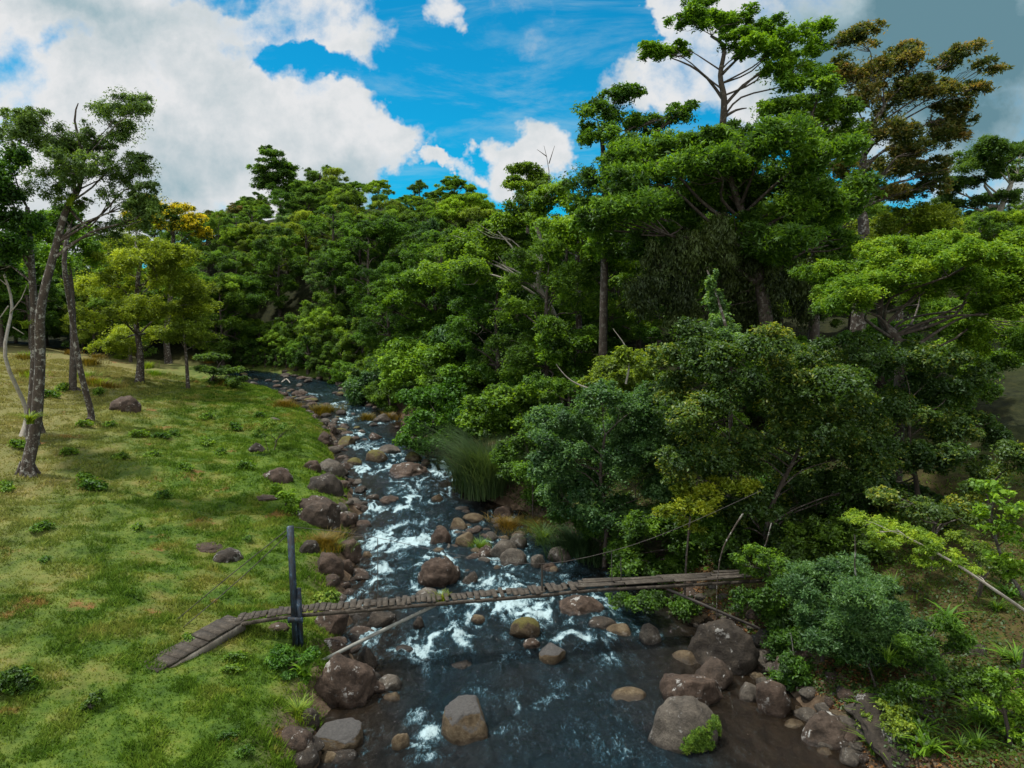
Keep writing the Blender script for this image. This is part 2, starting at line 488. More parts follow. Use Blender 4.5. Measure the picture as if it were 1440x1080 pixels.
def meadow_nodes(t, pos):
    big = t.noise(pos, 0.13, 4, 0.6)
    mid = t.noise(pos, 0.75, 5, 0.65)
    fine = t.noise(pos, 5.0, 4, 0.7)
    s = t.math('ADD', t.math('MULTIPLY', mid, 0.55), t.math('MULTIPLY', fine, 0.45))
    c = t.ramp(s, [(0.33, (0.014, 0.034, 0.006)), (0.48, (0.050, 0.094, 0.012)), (0.60, (0.092, 0.140, 0.019)), (0.76, (0.19, 0.165, 0.05))])
    dryf = t.smooth(t.math('ADD', t.math('MULTIPLY', big, 0.55), t.math('MULTIPLY', mid, 0.45)), 0.50, 0.66)
    c = t.mix(t.math('MULTIPLY', dryf, 0.5), c, (0.17, 0.125, 0.05))
    sp3 = t.node('ShaderNodeSeparateXYZ'); t.l.new(pos, sp3.inputs[0])
    q = t.math('MULTIPLY_ADD', sp3.outputs[1], -.35, t.math('MULTIPLY', sp3.outputs[0], -1.0))
    q = t.smooth(t.math('ADD', q, t.math('MULTIPLY_ADD', mid, 14, -7)), 3, 15)
    c = t.mix(t.math('MULTIPLY', q, .62), c, (0.20, 0.165, 0.075))
    return c, s


def soil_fac(t, pos):
    return t.smooth(t.noise(pos, 0.42, 6, 0.7), 0.60, 0.68)


mg, t, out = new_mat('ground_soil_grass')
geo = t.node('ShaderNodeNewGeometry'); pos = geo.outputs['Position']
c, s = meadow_nodes(t, pos)
c = t.mix(t.math('MULTIPLY', soil_fac(t, pos), 0.8), c, (0.17, 0.08, 0.035))
nb = t.noise(pos, 3.2, 6, 0.7)
stone = t.ramp(nb, [(0.3, (0.022, 0.016, 0.011)), (0.5, (0.075, 0.052, 0.034)), (0.7, (0.15, 0.115, 0.08))])
c = t.mix(t.math('MULTIPLY', t.attr('scrub'), t.smooth(t.noise(pos, .9, 6, .7), .25, .55)), c, t.ramp(nb, [(.3, (.022, .018, .008)), (.5, (.06, .045, .018)), (.66, (.075, .07, .022))]))
c = t.mix(t.attr('bank'), c, stone)
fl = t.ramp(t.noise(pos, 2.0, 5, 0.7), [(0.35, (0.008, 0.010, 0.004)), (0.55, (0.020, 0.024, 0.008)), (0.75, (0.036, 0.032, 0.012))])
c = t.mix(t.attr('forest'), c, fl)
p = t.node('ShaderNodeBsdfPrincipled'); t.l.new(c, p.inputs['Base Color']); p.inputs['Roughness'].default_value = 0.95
p.inputs['Specular IOR Level'].default_value = 0.15
bp = t.node('ShaderNodeBump'); bp.inputs['Strength'].default_value = 0.8; bp.inputs['Distance'].default_value = 0.08
t.l.new(t.math('ADD', s, nb), bp.inputs['Height']); t.l.new(bp.outputs[0], p.inputs['Normal'])
t.l.new(p.outputs[0], out.inputs[0])
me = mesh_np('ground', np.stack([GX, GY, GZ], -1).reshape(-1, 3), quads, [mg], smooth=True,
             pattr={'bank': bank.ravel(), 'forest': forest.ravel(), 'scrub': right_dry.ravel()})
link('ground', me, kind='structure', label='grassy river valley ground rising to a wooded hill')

# ------------------------------------------------------------------ rocks
_ico = {}


def ico(sub):
    if sub not in _ico:
        bm = bmesh.new(); bmesh.ops.create_icosphere(bm, subdivisions=sub, radius=1)
        V = np.array([v.co[:] for v in bm.verts]); Fc = np.array([[v.index for v in f.verts] for f in bm.faces]); bm.free()
        _ico[sub] = (V, Fc)
    return _ico[sub]


def rock_mesh(seed, mat, half, sub=4, ang=5, rough=0.1, twotone=False):
    r = np.random.default_rng(seed)
    V, Fc = ico(sub); V = V.copy()
    V *= (1 + 0.34 * (fbm(V[:, 0] * .9 + seed, V[:, 1] * .9, V[:, 2] * .9 + 9, seed=seed, octv=3) - 0.5)[:, None])
    if twotone: V -= np.array([[.04, -.16, .985]]) * (np.maximum(V @ np.array([.04, -.16, .985]) - .46, 0) * .78)[:, None]
    for _ in range(ang + 1):
        n = unit(r.normal(size=3)); tt = r.uniform(0.55, 0.86)
        d = V @ n - tt
        V -= n[None] * (np.maximum(d, 0) * 0.88)[:, None]
    n2 = fbm(V[:, 0] * 3 + seed * 3, V[:, 1] * 3, V[:, 2] * 3, seed=seed + 3, octv=4) - .5
    n3 = np.abs(fbm(V[:, 0] * 2 + seed, V[:, 1] * 2, V[:, 2] * 2, seed=seed + 5, octv=5) - .5)
    V *= (1 + rough * 1.9 * n2 - rough * 1.5 * n3)[:, None]
    V -= (V.max(0) + V.min(0)) / 2
    V /= np.abs(V).max(0)
    V *= np.asarray(half)
    return mesh_np('rock', V, Fc, [mat], smooth=True)


def rock_mat(name, stops, lichen=0.5, moss=0.0, topgrey=0.0, wetdark=0.4, lscale=2.2):
    m, t, out = new_mat(name)
    tc = t.node('ShaderNodeTexCoord'); geo = t.node('ShaderNodeNewGeometry')
    oi = t.node('ShaderNodeObjectInfo')
    off = t.node('ShaderNodeVectorMath', operation='ADD')
    t.l.new(tc.outputs['Object'], off.inputs[0])
    cmb = t.node('ShaderNodeCombineXYZ'); t.l.new(t.math('MULTIPLY', oi.outputs['Random'], 40), cmb.inputs[0]); t.l.new(cmb.outputs[0], off.inputs[1])
    v = off.outputs[0]
    n1 = t.noise(v, 2.6, 10, 0.72); n2 = t.noise(v, 18, 6, 0.75)
    c = t.ramp(t.math('ADD', t.math('MULTIPLY', n1, .7), t.math('MULTIPLY', n2, .3)), stops)
    c = t.mix(t.smooth(n2, 0.6, 0.72), c, (0.03, 0.024, 0.02))
    sn = t.node('ShaderNodeSeparateXYZ'); t.l.new(geo.outputs['Normal'], sn.inputs[0])
    spz = t.node('ShaderNodeSeparateXYZ'); t.l.new(geo.outputs['Position'], spz.inputs[0])
    if topgrey:
        f = t.smooth(t.math('ADD', sn.outputs[2], t.math('MULTIPLY_ADD', n1, 0.9, -0.45)), 0.40, 0.62)
        c = t.mix(t.math('MULTIPLY', f, topgrey), c, t.ramp(n2, [(0.3, (0.042, 0.041, 0.040)), (0.7, (0.085, 0.081, 0.077))]))
    if lichen:
        l1 = t.noise(v, lscale, 4, 0.6)
        l2 = t.noise(v, lscale * 5, 4, 0.7)
        f = t.smooth(t.math('ADD', t.math('MULTIPLY', l1, .6), t.math('MULTIPLY', l2, .4)), 0.575, 0.615)
        up = t.smooth(sn.outputs[2], -0.2, 0.4)
        c = t.mix(t.math('MULTIPLY', t.math('MULTIPLY', f, up), lichen), c, (0.42, 0.42, 0.40))
    if moss:
        f = t.smooth(t.math('ADD', sn.outputs[2], t.math('MULTIPLY_ADD', t.noise(v, 3.0, 5, .7), 1.6, -0.8)), 0.5, 0.8)
        c = t.mix(t.math('MULTIPLY', f, moss), c, t.ramp(n2, [(0.3, (0.05, 0.055, 0.01)), (0.7, (0.13, 0.11, 0.025))]))
    wl = t.attr('waterline', 'OBJECT')
    dz = t.math('SUBTRACT', spz.outputs[2], wl)
    wet = t.math('SUBTRACT', 1.0, t.smooth(t.math('ADD', dz, t.math('MULTIPLY_ADD', n1, .2, -.1)), 0.04, 0.15))
    c = t.mix(t.math('MULTIPLY', wet, wetdark + .25), c, t.mix(1.0, c, (0.25, 0.22, 0.2), 'MULTIPLY'))
    p = t.node('ShaderNodeBsdfPrincipled'); t.l.new(c, p.inputs['Base Color'])
    t.l.new(t.math('MULTIPLY_ADD', wet, -0.5, 0.82), p.inputs['Roughness'])
    p.inputs['Specular IOR Level'].default_value = 0.35
    bp = t.node('ShaderNodeBump'); bp.inputs['Strength'].default_value = 0.9; bp.inputs['Distance'].default_value = 0.09
    t.l.new(t.math('ADD', n1, t.math('MULTIPLY', n2, 0.4)), bp.inputs['Height']); t.l.new(bp.outputs[0], p.inputs['Normal'])
    t.l.new(p.outputs[0], out.inputs[0])
    return m


R = {}
R['brown'] = rock_mat('rock_brown', [(0.36, (0.014, 0.009, 0.006)), (0.50, (0.050, 0.033, 0.023)), (0.64, (0.106, 0.074, 0.054))], 0.7)
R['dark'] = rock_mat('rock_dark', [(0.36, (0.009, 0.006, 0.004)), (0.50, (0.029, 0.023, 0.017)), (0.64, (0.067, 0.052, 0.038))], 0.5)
R['grey'] = rock_mat('rock_grey', [(0.36, (0.023, 0.020, 0.016)), (0.50, (0.071, 0.061, 0.049)), (0.64, (0.136, 0.118, 0.094))], 0.35)
R['tan'] = rock_mat('rock_tan', [(0.36, (0.029, 0.019, 0.009)), (0.50, (0.084, 0.060, 0.032)), (0.64, (0.162, 0.132, 0.083))], 0.15)
R['two'] = rock_mat('rock_two_tone', [(0.36, (0.032, 0.021, 0.010)), (0.50, (0.089, 0.063, 0.034)), (0.64, (0.162, 0.132, 0.083))], 0.0, topgrey=1.0)
R['lichen'] = rock_mat('rock_lichen', [(0.36, (0.012, 0.009, 0.006)), (0.50, (0.044, 0.031, 0.022)), (0.64, (0.097, 0.071, 0.054))], 1.0, lscale=1.5)
R['moss'] = rock_mat('rock_moss', [(0.36, (0.020, 0.013, 0.007)), (0.50, (0.060, 0.042, 0.022)), (0.64, (0.127, 0.097, 0.056))], 0.2, moss=0.9)

ROCKS = [  # px, bottom py, width px, height px, material, angularity, label, name
    (475, 1003, 100, 76, 'brown', 4, 'biggest brown angular boulder on the grassy bank below the bridge strut', 'boulder'),
    (470, 1064, 74, 46, 'two', 6, 'flat grey and tan slab boulder below the big brown boulder', 'boulder'),
    (424, 1059, 28, 25, 'dark', 2, 'small dark round stone in the grass left of the flat grey slab', 'river_stone'),
    (433, 1024, 30, 28, 'dark', 2, 'dark round stone touching the foot of the biggest brown boulder', 'river_stone'),
    (460, 1079, 26, 20, 'tan', 2, 'tan stone at the bottom edge below the flat grey slab', 'river_stone'),
    (562, 1058, 28, 27, 'tan', 1, 'tan egg shaped stone alone in the dark water left of the two-tone boulder', 'river_stone'),
    (656, 1053, 80, 64, 'two', 5, 'two-tone boulder midstream with flat grey top and tan sides', 'boulder'),
    (545, 975, 38, 26, 'grey', 3, 'grey rounded stone right of the biggest brown boulder', 'river_stone'),
    (550, 989, 28, 16, 'tan', 3, 'pale tan stone in front of a grey rounded stone', 'river_stone'),
    (647, 943, 36, 16, 'dark', 2, 'low dark brown stone alone midstream above the two-tone boulder', 'river_stone'),
    (534, 888, 46, 30, 'dark', 2, 'dark brown boulder in foam right under the bridge near the strut', 'boulder'),
    (588, 887, 18, 20, 'dark', 1, 'small black stone standing in the foam right of the strut', 'river_stone'),
    (567, 918, 28, 12, 'dark', 1, 'dark wet stone barely above water below the bridge foam', 'river_stone'),
    (672, 877, 22, 14, 'tan', 1, 'reddish stone in the shallow rapids under the middle of the bridge', 'river_stone'),
    (738, 902, 46, 34, 'moss', 2, 'tan mossy boulder midstream just below the bridge', 'boulder'),
    (748, 914, 30, 18, 'brown', 1, 'brown stone in front of the tan mossy boulder', 'river_stone'),
    (778, 938, 42, 32, 'two', 5, 'dark topped angular stone with tan base in the lower river', 'boulder'),
    (887, 991, 54, 25, 'tan', 1, 'flat pale tan stone alone in the dark pool', 'river_stone'),
    (967, 1066, 110, 86, 'grey', 3, 'large grey boulder with leafy moss plants on its right side', 'boulder'),
    (980, 1003, 98, 64, 'brown', 3, 'brown boulder wedged behind the large grey boulder', 'boulder'),
    (1010, 976, 58, 50, 'lichen', 3, 'brown lichen spotted boulder leaning behind the wedged brown boulder', 'boulder'),
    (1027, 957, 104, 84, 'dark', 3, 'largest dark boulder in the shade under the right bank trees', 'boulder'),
    (917, 909, 34, 32, 'grey', 6, 'grey blocky stone at the right shore below the bridge', 'boulder'),
    (968, 938, 48, 24, 'tan', 3, 'tan stone covered with orange fallen leaves on right shore', 'boulder'),
    (1056, 991, 36, 30, 'grey', 3, 'grey stone at the pool edge between dark boulder and brown boulder', 'river_stone'),
    (1094, 1014, 54, 54, 'brown', 3, 'brown boulder on the pool edge left of the pale slab', 'boulder'),
    (1120, 1027, 32, 15, 'tan', 1, 'pale oval stone lying on the dark pool edge', 'river_stone'),
    (1176, 1064, 84, 58, 'lichen', 5, 'slab boulder with white lichen at the lower right shore', 'boulder'),
    (1164, 1064, 26, 14, 'tan', 1, 'small tan stone in the water below the white lichen slab', 'river_stone'),
    (615, 829, 64, 46, 'brown', 2, 'big rounded brown boulder midstream just above the bridge', 'boulder'),
    (598, 845, 34, 18, 'grey', 1, 'low grey stone hugging the rounded boulder above the bridge', 'river_stone'),
    (660, 826, 26, 22, 'dark', 5, 'dark flat topped stone right of the rounded boulder', 'river_stone'),
    (820, 870, 74, 36, 'brown', 2, 'brown shaded boulder under the right half of the bridge', 'boulder'),
    (850, 888, 44, 22, 'dark', 2, 'dark stone in shade below the brown shaded boulder', 'river_stone'),
    (874, 898, 44, 22, 'tan', 2, 'reddish brown stone in shade left of the grey blocky stone', 'river_stone'),
    (619, 769, 32, 28, 'brown', 5, 'leftmost dark block of the stony bar above the bridge', 'boulder'),
    (645, 748, 28, 20, 'tan', 3, 'tan stone at the upper left of the stony bar', 'river_stone'),
    (653, 772, 30, 24, 'tan', 3, 'orange tan stone in the middle of the stony bar', 'river_stone'),
    (682, 786, 24, 20, 'brown', 3, 'brown stone between the orange tan stone and the grey pair', 'river_stone'),
    (705, 790, 48, 32, 'grey', 2, 'left and larger of the paired grey boulders on the bar', 'boulder'),
    (722, 797, 40, 26, 'grey', 2, 'front boulder of the grey pair on the stony bar', 'boulder'),
    (690, 762, 22, 15, 'grey', 2, 'small grey stone behind the grey pair on the bar', 'river_stone'),
    (729, 772, 28, 22, 'grey', 2, 'grey stone at the back right of the stony bar', 'river_stone'),
    (757, 800, 22, 20, 'grey', 4, 'blue grey block stone right of the grey pair', 'river_stone'),
    (787, 794, 36, 26, 'grey', 2, 'grey boulder at the reed foot on the right shore', 'boulder'),
    (772, 804, 22, 14, 'brown', 2, 'brown stone between blue grey block and reed foot boulder', 'river_stone'),
    (665, 735, 32, 14, 'tan', 2, 'flat tan stone behind the stony bar', 'river_stone'),
    (708, 728, 30, 18, 'brown', 2, 'brown stone under dry grass behind the stony bar', 'river_stone'),
    (440, 742, 66, 44, 'lichen', 3, 'big white lichen covered boulder on the left shore by the post', 'boulder'),
    (476, 722, 24, 16, 'grey', 5, 'pale grey block beside the white lichen boulder', 'river_stone'),
    (478, 738, 26, 18, 'brown', 2, 'brown stone below the pale grey block', 'river_stone'),
    (452, 696, 54, 30, 'dark', 3, 'dark purple brown boulder behind the white lichen boulder', 'boulder'),
    (462, 667, 42, 22, 'grey', 5, 'flat grey slab at the left shore upstream', 'boulder'),
    (435, 662, 30, 16, 'brown', 3, 'brown stone on the grass left of the flat grey slab', 'river_stone'),
    (487, 788, 38, 30, 'brown', 5, 'brown block at the left waterline above the bridge', 'boulder'),
    (457, 812, 48, 36, 'brown', 3, 'brown boulder on the left shore above the bridge', 'boulder'),
    (485, 804, 22, 18, 'brown', 2, 'small brown stone below the brown waterline block', 'river_stone'),
    (515, 788, 16, 13, 'tan', 1, 'tiny brown stone in water right of the waterline block', 'river_stone'),
    (432, 778, 30, 20, 'dark', 3, 'dark stone in grass right of the post top', 'river_stone'),
    (460, 893, 54, 36, 'brown', 3, 'reddish brown boulder under the bridge by the post', 'boulder'),
    (468, 922, 44, 26, 'brown', 3, 'rough brown stone behind the strut foot', 'boulder'),
    (515, 945, 36, 34, 'dark', 2, 'dark stone behind the biggest brown boulder', 'river_stone'),
    (573, 673, 62, 24, 'brown', 3, 'flat brown boulder midstream in the upper rapids', 'boulder'),
    (580, 651, 26, 16, 'moss', 1, 'rounded mossy stone sitting behind the flat brown boulder', 'river_stone'),
    (598, 657, 16, 12, 'lichen', 2, 'white topped stone at the right end of the flat brown boulder', 'river_stone'),
    (546, 709, 32, 13, 'brown', 1, 'low brown stone midstream below the flat brown boulder', 'river_stone'),
    (523, 706, 20, 12, 'dark', 1, 'dark stone left of the low brown midstream stone', 'river_stone'),
    (614, 706, 18, 11, 'tan', 1, 'tan stone at the right side of the upper rapids', 'river_stone'),
    (528, 652, 34, 20, 'moss', 2, 'mossy brown boulder in the river above the flat brown boulder', 'boulder'),
    (545, 640, 36, 15, 'grey', 3, 'grey flat stone touching the mossy brown boulder', 'river_stone'),
    (484, 664, 20, 14, 'brown', 2, 'brown stone at the water beside the flat grey slab', 'river_stone'),
    (497, 655, 24, 12, 'moss', 2, 'mossy stone in the rapids near the left shore', 'river_stone'),
    (485, 629, 26, 16, 'moss', 2, 'mossy green stone at the left edge of the upper river', 'river_stone'),
    (452, 624, 28, 16, 'brown', 3, 'brown stone at the bank tip beside white topped stone', 'river_stone'),
    (468, 611, 12, 13, 'lichen', 2, 'white topped stone at the tip of the grassy bank', 'river_stone'),
    (527, 620, 20, 12, 'brown', 3, 'brown stone in the upper river centre', 'river_stone'),
    (508, 611, 12, 7, 'grey', 1, 'tiny grey stone in the upper river centre', 'river_stone'),
    (537, 595, 30, 14, 'grey', 4, 'grey slab with dry grass at the upper right shore', 'boulder'),
    (553, 592, 16, 12, 'tan', 3, 'orange stone beside the grey slab at the upper shore', 'river_stone'),
    (402, 566, 11, 7, 'lichen', 1, 'white stone in the far upstream shallows', 'river_stone'),
    (382, 592, 18, 6, 'grey', 3, 'pale flat stone at the edge of the far meadow', 'river_stone'),
    (418, 558, 22, 9, 'brown', 3, 'brown rock ledge across the far upstream bend', 'boulder'),
    (385, 681, 44, 24, 'brown', 2, 'rounded brown boulder in the meadow below the leafless sapling', 'boulder'),
    (358, 637, 28, 15, 'dark', 2, 'dark boulder in the meadow behind the leafless sapling', 'boulder'),
    (313, 795, 44, 24, 'dark', 3, 'dark rough rock in the grass beside the brown mound', 'boulder'),
    (285, 778, 56, 18, 'brown', 1, 'brown low rock mound in the open meadow', 'boulder'),
    (169, 581, 42, 24, 'brown', 4, 'brown boulder in the meadow behind the left trees', 'boulder'),
    (362, 704, 56, 9, 'brown', 4, 'long flat brown rock in the grass below the rounded boulder', 'boulder'),
    (1322, 1082, 150, 100, 'dark', 3, 'broad dark rock outcrop on the right slope', 'boulder'),
    (1385, 925, 40, 22, 'dark', 3, 'dark rock in the slope plants at the right edge', 'boulder'),
    (388, 889, 32, 14, 'brown', 2, 'reddish flat rock in the grass left of the post', 'boulder'),
]
foam_rocks = []
for i, (px, pb, wpx, hpx, mk, ang, label, nm) in enumerate(ROCKS):
    P = ground(px, pb - hpx * 0.08)
    Y = P[1]; th = math.atan2(CAM[2] - P[2], Y)
    w = wpx * Y / F; hw = hpx * Y / F
    b = min(0.42 * w, 0.42 * hw / math.sin(th))
    q = (hw - b * math.sin(th)) ** 2 - (b * math.sin(th)) ** 2
    c = math.sqrt(max(q, (0.3 * hw) ** 2)) / math.cos(th)
    if 'outcrop' in label: b, c = 1.3, .3
    up = .32 if label.startswith('biggest') else 0
    me = rock_mesh(100 + i, R[mk], (w / 2, b, c), 5 if wpx > 60 else 4, ang, 0.17 if mk in ('dark', 'brown', 'lichen') else 0.09, mk == 'two')
    o = link(nm, me, loc=(P[0], Y + b * 0.9, P[2] - 0.02 + up), rot=(.22 if 'outcrop' in label else 0, 0, RNG.uniform(-.25, .25)), label=label, cat='boulder' if nm == 'boulder' else 'stone')
    inriver = xl(Y) < P[0] < xr(Y)
    o['waterline'] = float(rz(Y)) if P[2] < rz(Y) + 0.35 else -50.0
    if inriver: foam_rocks.append((P[0], Y + b, w))

stone_meshes = {}
for k in ('brown', 'grey', 'tan', 'dark', 'moss'):
    stone_meshes[k] = [rock_mesh(900 + 10 * j + len(k), R[k], (1, .8, .62), 3, 3, .08) for j in range(3)]


def stone(x, y, s, mk, label, group, z=None):
    z = float(surf(x, y)) if z is None else z
    me = stone_meshes[mk][RNG.integers(3)]
    o = link('river_stone', me, loc=(x, y, z), rot=(0, 0, RNG.uniform(0, 6.28)), scale=(s, s * RNG.uniform(.7, 1), s * RNG.uniform(.6, .95)), label=label, cat='stone', group=group)
    o['waterline'] = float(rz(y))


for k in range(105):                                           # left shore
    y = 14 + 62 * RNG.random() ** 1.3
    x = xl(y) + RNG.uniform(-.6, .7)
    stone(x, y, RNG.uniform(.10, .42) * (1 + y * .008), RNG.choice(['brown', 'brown', 'grey', 'dark']), 'small brown or grey stone among the rocks of the left waterline', 'small stones along the left waterline')
for k in range(95):                                           # right shore below the bridge
    y = RNG.uniform(14.5, 24)
    x = xr(y) + RNG.uniform(-.4, 1.1)
    stone(x, y, RNG.uniform(.10, .38), RNG.choice(['brown', 'tan', 'grey', 'dark']), 'small stone at the shaded edge of the dark pool', 'small stones at the pool edge')
for k in range(70):                                            # the stony bar
    P = ground(RNG.uniform(612, 800), RNG.uniform(715, 808))
    stone(P[0], P[1], RNG.uniform(.12, .36), RNG.choice(['brown', 'tan', 'grey', 'tan']), 'small brown stone filling gaps of the stony bar above the bridge', 'small stones of the bar')
for k in range(60):                                            # upstream shallows
    py = RNG.uniform(538, 640)
    y = float(ground(440, py)[1]) if False else 49 + (640 - py) / 102 * 33
    x = xl(y) + (xr(y) - xl(y)) * RNG.choice([RNG.uniform(0, .4), RNG.uniform(.75, 1), RNG.random()])
    stone(x, y, RNG.uniform(.25, .62), RNG.choice(['brown', 'moss', 'grey', 'brown', 'dark']), 'low stone in the far upstream shallows of the river', 'stones in the upstream shallows')

for k in range(34):
    y = RNG.uniform(66, 86); x = xl(y) + (xr(y) - xl(y)) * RNG.random()
    stone(x, y, RNG.uniform(.3, .75), RNG.choice(['brown', 'moss', 'grey', 'dark']), 'low stone in the far upstream shallows of the river', 'stones in the upstream shallows')

# ------------------------------------------------------------------ river water
FOAM = [(570, 708, 22, 30, 1), (565, 757, 62, 20, 1.2), (600, 786, 42, 12, 1.1), (540, 798, 30, 14, .8), (530, 815, 35, 14, .9), (505, 847, 30, 16, 1), (520, 715, 40, 14, .9), (505, 662, 34, 8, 1.1),
        (520, 628, 30, 6, 1), (480, 592, 26, 7, .9), (553, 640, 20, 10, .8), (618, 655, 26, 14, 1.1), (640, 668, 24, 12, .8), (545, 660, 30, 8, 1), (610, 735, 30, 8, .9), (500, 690, 24, 8, .7), (570, 690, 26, 8, .7),
        (590, 900, 60, 34, 1.2), (520, 895, 50, 18, 1.0), (480, 905, 24, 14, .8), (648, 892, 26, 30, 1.0), (700, 855, 70, 16, 1.1), (752, 866, 36, 20, 1.2), (702, 822, 46, 14, 1.1), (665, 862, 30, 12, .8),
        (815, 900, 50, 18, .95), (850, 925, 40, 10, .7), (720, 925, 30, 10, .6), (604, 1040, 28, 30, 1.1), (590, 1010, 20, 20, .6), (640, 1005, 40, 8, .5), (880, 808, 34, 12, .8), (820, 812, 40, 10, .7), (670, 972, 18, 14, .7), (760, 980, 36, 10, .7), (790, 962, 36, 8, .65), (735, 995, 30, 10, .6),
        (820, 1000, 60, 30, .35), (700, 1000, 80, 40, .3), (860, 1050, 60, 20, .35), (560, 860, 40, 12, .8), (640, 690, 20, 10, .6), (470, 570, 20, 5, .8), (425, 555, 30, 4, .7), (500, 580, 20, 4, .8), (500, 610, 18, 5, .8), (560, 725, 40, 8, .5)]
wy = axis([(7, 30, .075), (30, 50, .11), (50, 70, .2), (70, 120, .5)])
wu = np.linspace(0, 1, 240)
WY, WU = np.meshgrid(wy, wu, indexing='ij')
WX = xl(WY) - 1.2 + (xr(WY) - xl(WY) + 2.4) * WU
foam = np.zeros_like(WX)
for px, py, rx, ry, a in FOAM:
    d = ray(px, py); zz = 0.0
    for _ in range(4):
        s_ = (zz - CAM[2]) / d[2]; P = CAM + d * s_; zz = float(rz(P[1]))
    Y = P[1]; th = math.atan2(CAM[2] - zz, Y)
    foam = np.maximum(foam, a * np.exp(-(((WX - P[0]) / (rx * Y / F)) ** 2 + ((WY - Y) / (ry * Y / F / math.sin(th))) ** 2)))
for x, y, w in foam_rocks:
    amp = .5 if (y > 19.5 and x < 4.5) else .22
    r_ = np.hypot((WX - x) / (w * .75), (WY - (y - .1)) / (w * .85))
    foam = np.maximum(foam, amp * np.exp(-((r_ - .8) / .28) ** 2))
slow = sstep(2.6, 5.2, WX + (18 - WY) * -.12) * sstep(21.5, 18.5, WY)
rapid = sstep(19, 23, WY) * 0.22
ws = (fbm(WX * .8, WY * .5, seed=57) - .5) * 2.4
across = (WX - xl(WY)) + ws
r1 = 1 - np.abs(2 * fbm(across * 1.25, WY * .55 + ws * .5, seed=51, octv=5) - 1) * 2.2
r2 = 1 - np.abs(2 * fbm(across * 3.0, WY * 1.5 + ws, seed=58, octv=4) - 1) * 2.4
ridge = np.clip(.6 * r1 + .4 * r2, 0, 1)
zone = np.clip(foam * 1.0 + .20 * sstep(20, 24, WY) * sstep(0.2, 1.6, np.minimum(WX - xl(WY), xr(WY) - WX)) + .06, 0, 1.25)
foamn = np.clip(zone * (ridge ** 2.1 * 1.35) + foam * .18, 0, 1.4) * (1 - .75 * slow)
rough = np.clip(0.35 + foam * 1.0 + rapid * 1.5, 0, 1.3) * (1 - .75 * slow)
WZ = rz(WY) + rough * ((fbm(WX * 1.7, WY * 1.1, seed=53, octv=4) - .5) * .30 + (fbm(WX * 5, WY * 3.4, seed=54, octv=3) - .5) * .10)
WZ = WZ + foam * .05
dep = np.clip(sstep(0.5, 2.6, np.minimum(WX - xl(WY), xr(WY) - WX) * (1 + .0 * WY)) * .9 + (fbm(WX * .5, WY * .35, seed=55) - .5) * .9, 0, 1) * (1 - .85 * slow)
ny, nx = WX.shape
idx = np.arange(nx * ny).reshape(ny, nx)
quads = np.stack([idx[:-1, :-1], idx[:-1, 1:], idx[1:, 1:], idx[1:, :-1]], -1).reshape(-1, 4)
mw, t, out = new_mat('river_water')
geo = t.node('ShaderNodeNewGeometry')
mp = t.node('ShaderNodeMapping'); mp.inputs['Scale'].default_value = (1, .45, 1); t.l.new(geo.outputs['Position'], mp.inputs[0])
n1 = t.noise(mp.outputs[0], 3.2, 5, 0.6, .6); n2 = t.noise(mp.outputs[0], 11, 7, 0.72, 1.2); n3 = t.noise(mp.outputs[0], 40, 3, 0.6)
fo = t.attr('foam')
ff = t.math('ADD', t.math('MULTIPLY', fo, 1.15), t.math('MULTIPLY_ADD', n2, 2.6, -1.42))
ff = t.math('ADD', ff, t.math('MULTIPLY_ADD', n1, .8, -.40))
white = t.smooth(ff, 0.38, 1.25); teal = t.smooth(ff, 0.08, 0.85)
base = t.mix(t.attr('deep'), t.ramp(n1, [(.3, (.006, .004, .002)), (.7, (.022, .014, .007))]), t.ramp(n1, [(.3, (.002, .006, .008)), (.7, (.006, .017, .024))]))
c = t.mix(teal, base, (.030, .085, .115))
c = t.mix(white, c, (.40, .54, .58))
p = t.node('ShaderNodeBsdfPrincipled'); t.l.new(c, p.inputs['Base Color'])
t.l.new(t.math('MULTIPLY_ADD', white, .5, .07), p.inputs['Roughness']); p.inputs['IOR'].default_value = 1.33
bp = t.node('ShaderNodeBump'); bp.inputs['Strength'].default_value = .9; bp.inputs['Distance'].default_value = .13
t.l.new(t.math('ADD', t.math('MULTIPLY', n2, .6), t.math('ADD', n1, t.math('MULTIPLY', n3, .15))), bp.inputs['Height']); t.l.new(bp.outputs[0], p.inputs['Normal'])
t.l.new(p.outputs[0], out.inputs[0])
me = mesh_np('river_water', np.stack([WX, WY, WZ], -1).reshape(-1, 3), quads, [mw], smooth=True, pattr={'foam': foamn.ravel(), 'deep': dep.ravel()})
link('river_water', me, kind='structure', label='dark blue river with white rapids between stones')

# ------------------------------------------------------------------ meadow grass (stuff)
n = 520000
yy = 9 + 62 * RNG.random(n) ** 1.75
xx = xl(yy) - 0.25 - RNG.random(n) ** 1.25 * np.minimum(34, 3 + yy * 0.95)
cl = fbm(xx * 1.6, yy * 1.6, seed=61, octv=3)
keep = (RNG.random(n) < 0.45 + .8 * sstep(.35, .6, cl)) & (xx > -0.80 * yy - 3)
n2_ = 40000
y2 = 11 + 30 * RNG.random(n2_) ** 1.4; x2 = xr(y2) + 1.2 + RNG.random(n2_) * 16
k2 = (RNG.random(n2_) < .2 + sstep(.4, .6, fbm(x2 * .9, y2 * .9, seed=62))) & (x2 < 0.8 * y2 + 3)
xx = np.concatenate([xx[keep], x2[k2]]); yy = np.concatenate([yy[keep], y2[k2]]); cl = np.concatenate([cl[keep], fbm(x2[k2] * 1.6, y2[k2] * 1.6, seed=61, octv=3)])
n = len(xx)
hh = (0.04 + 0.08 * sstep(.35, .75, cl)) * RNG.uniform(.5, 1.5, n) * (1 + yy * .008)
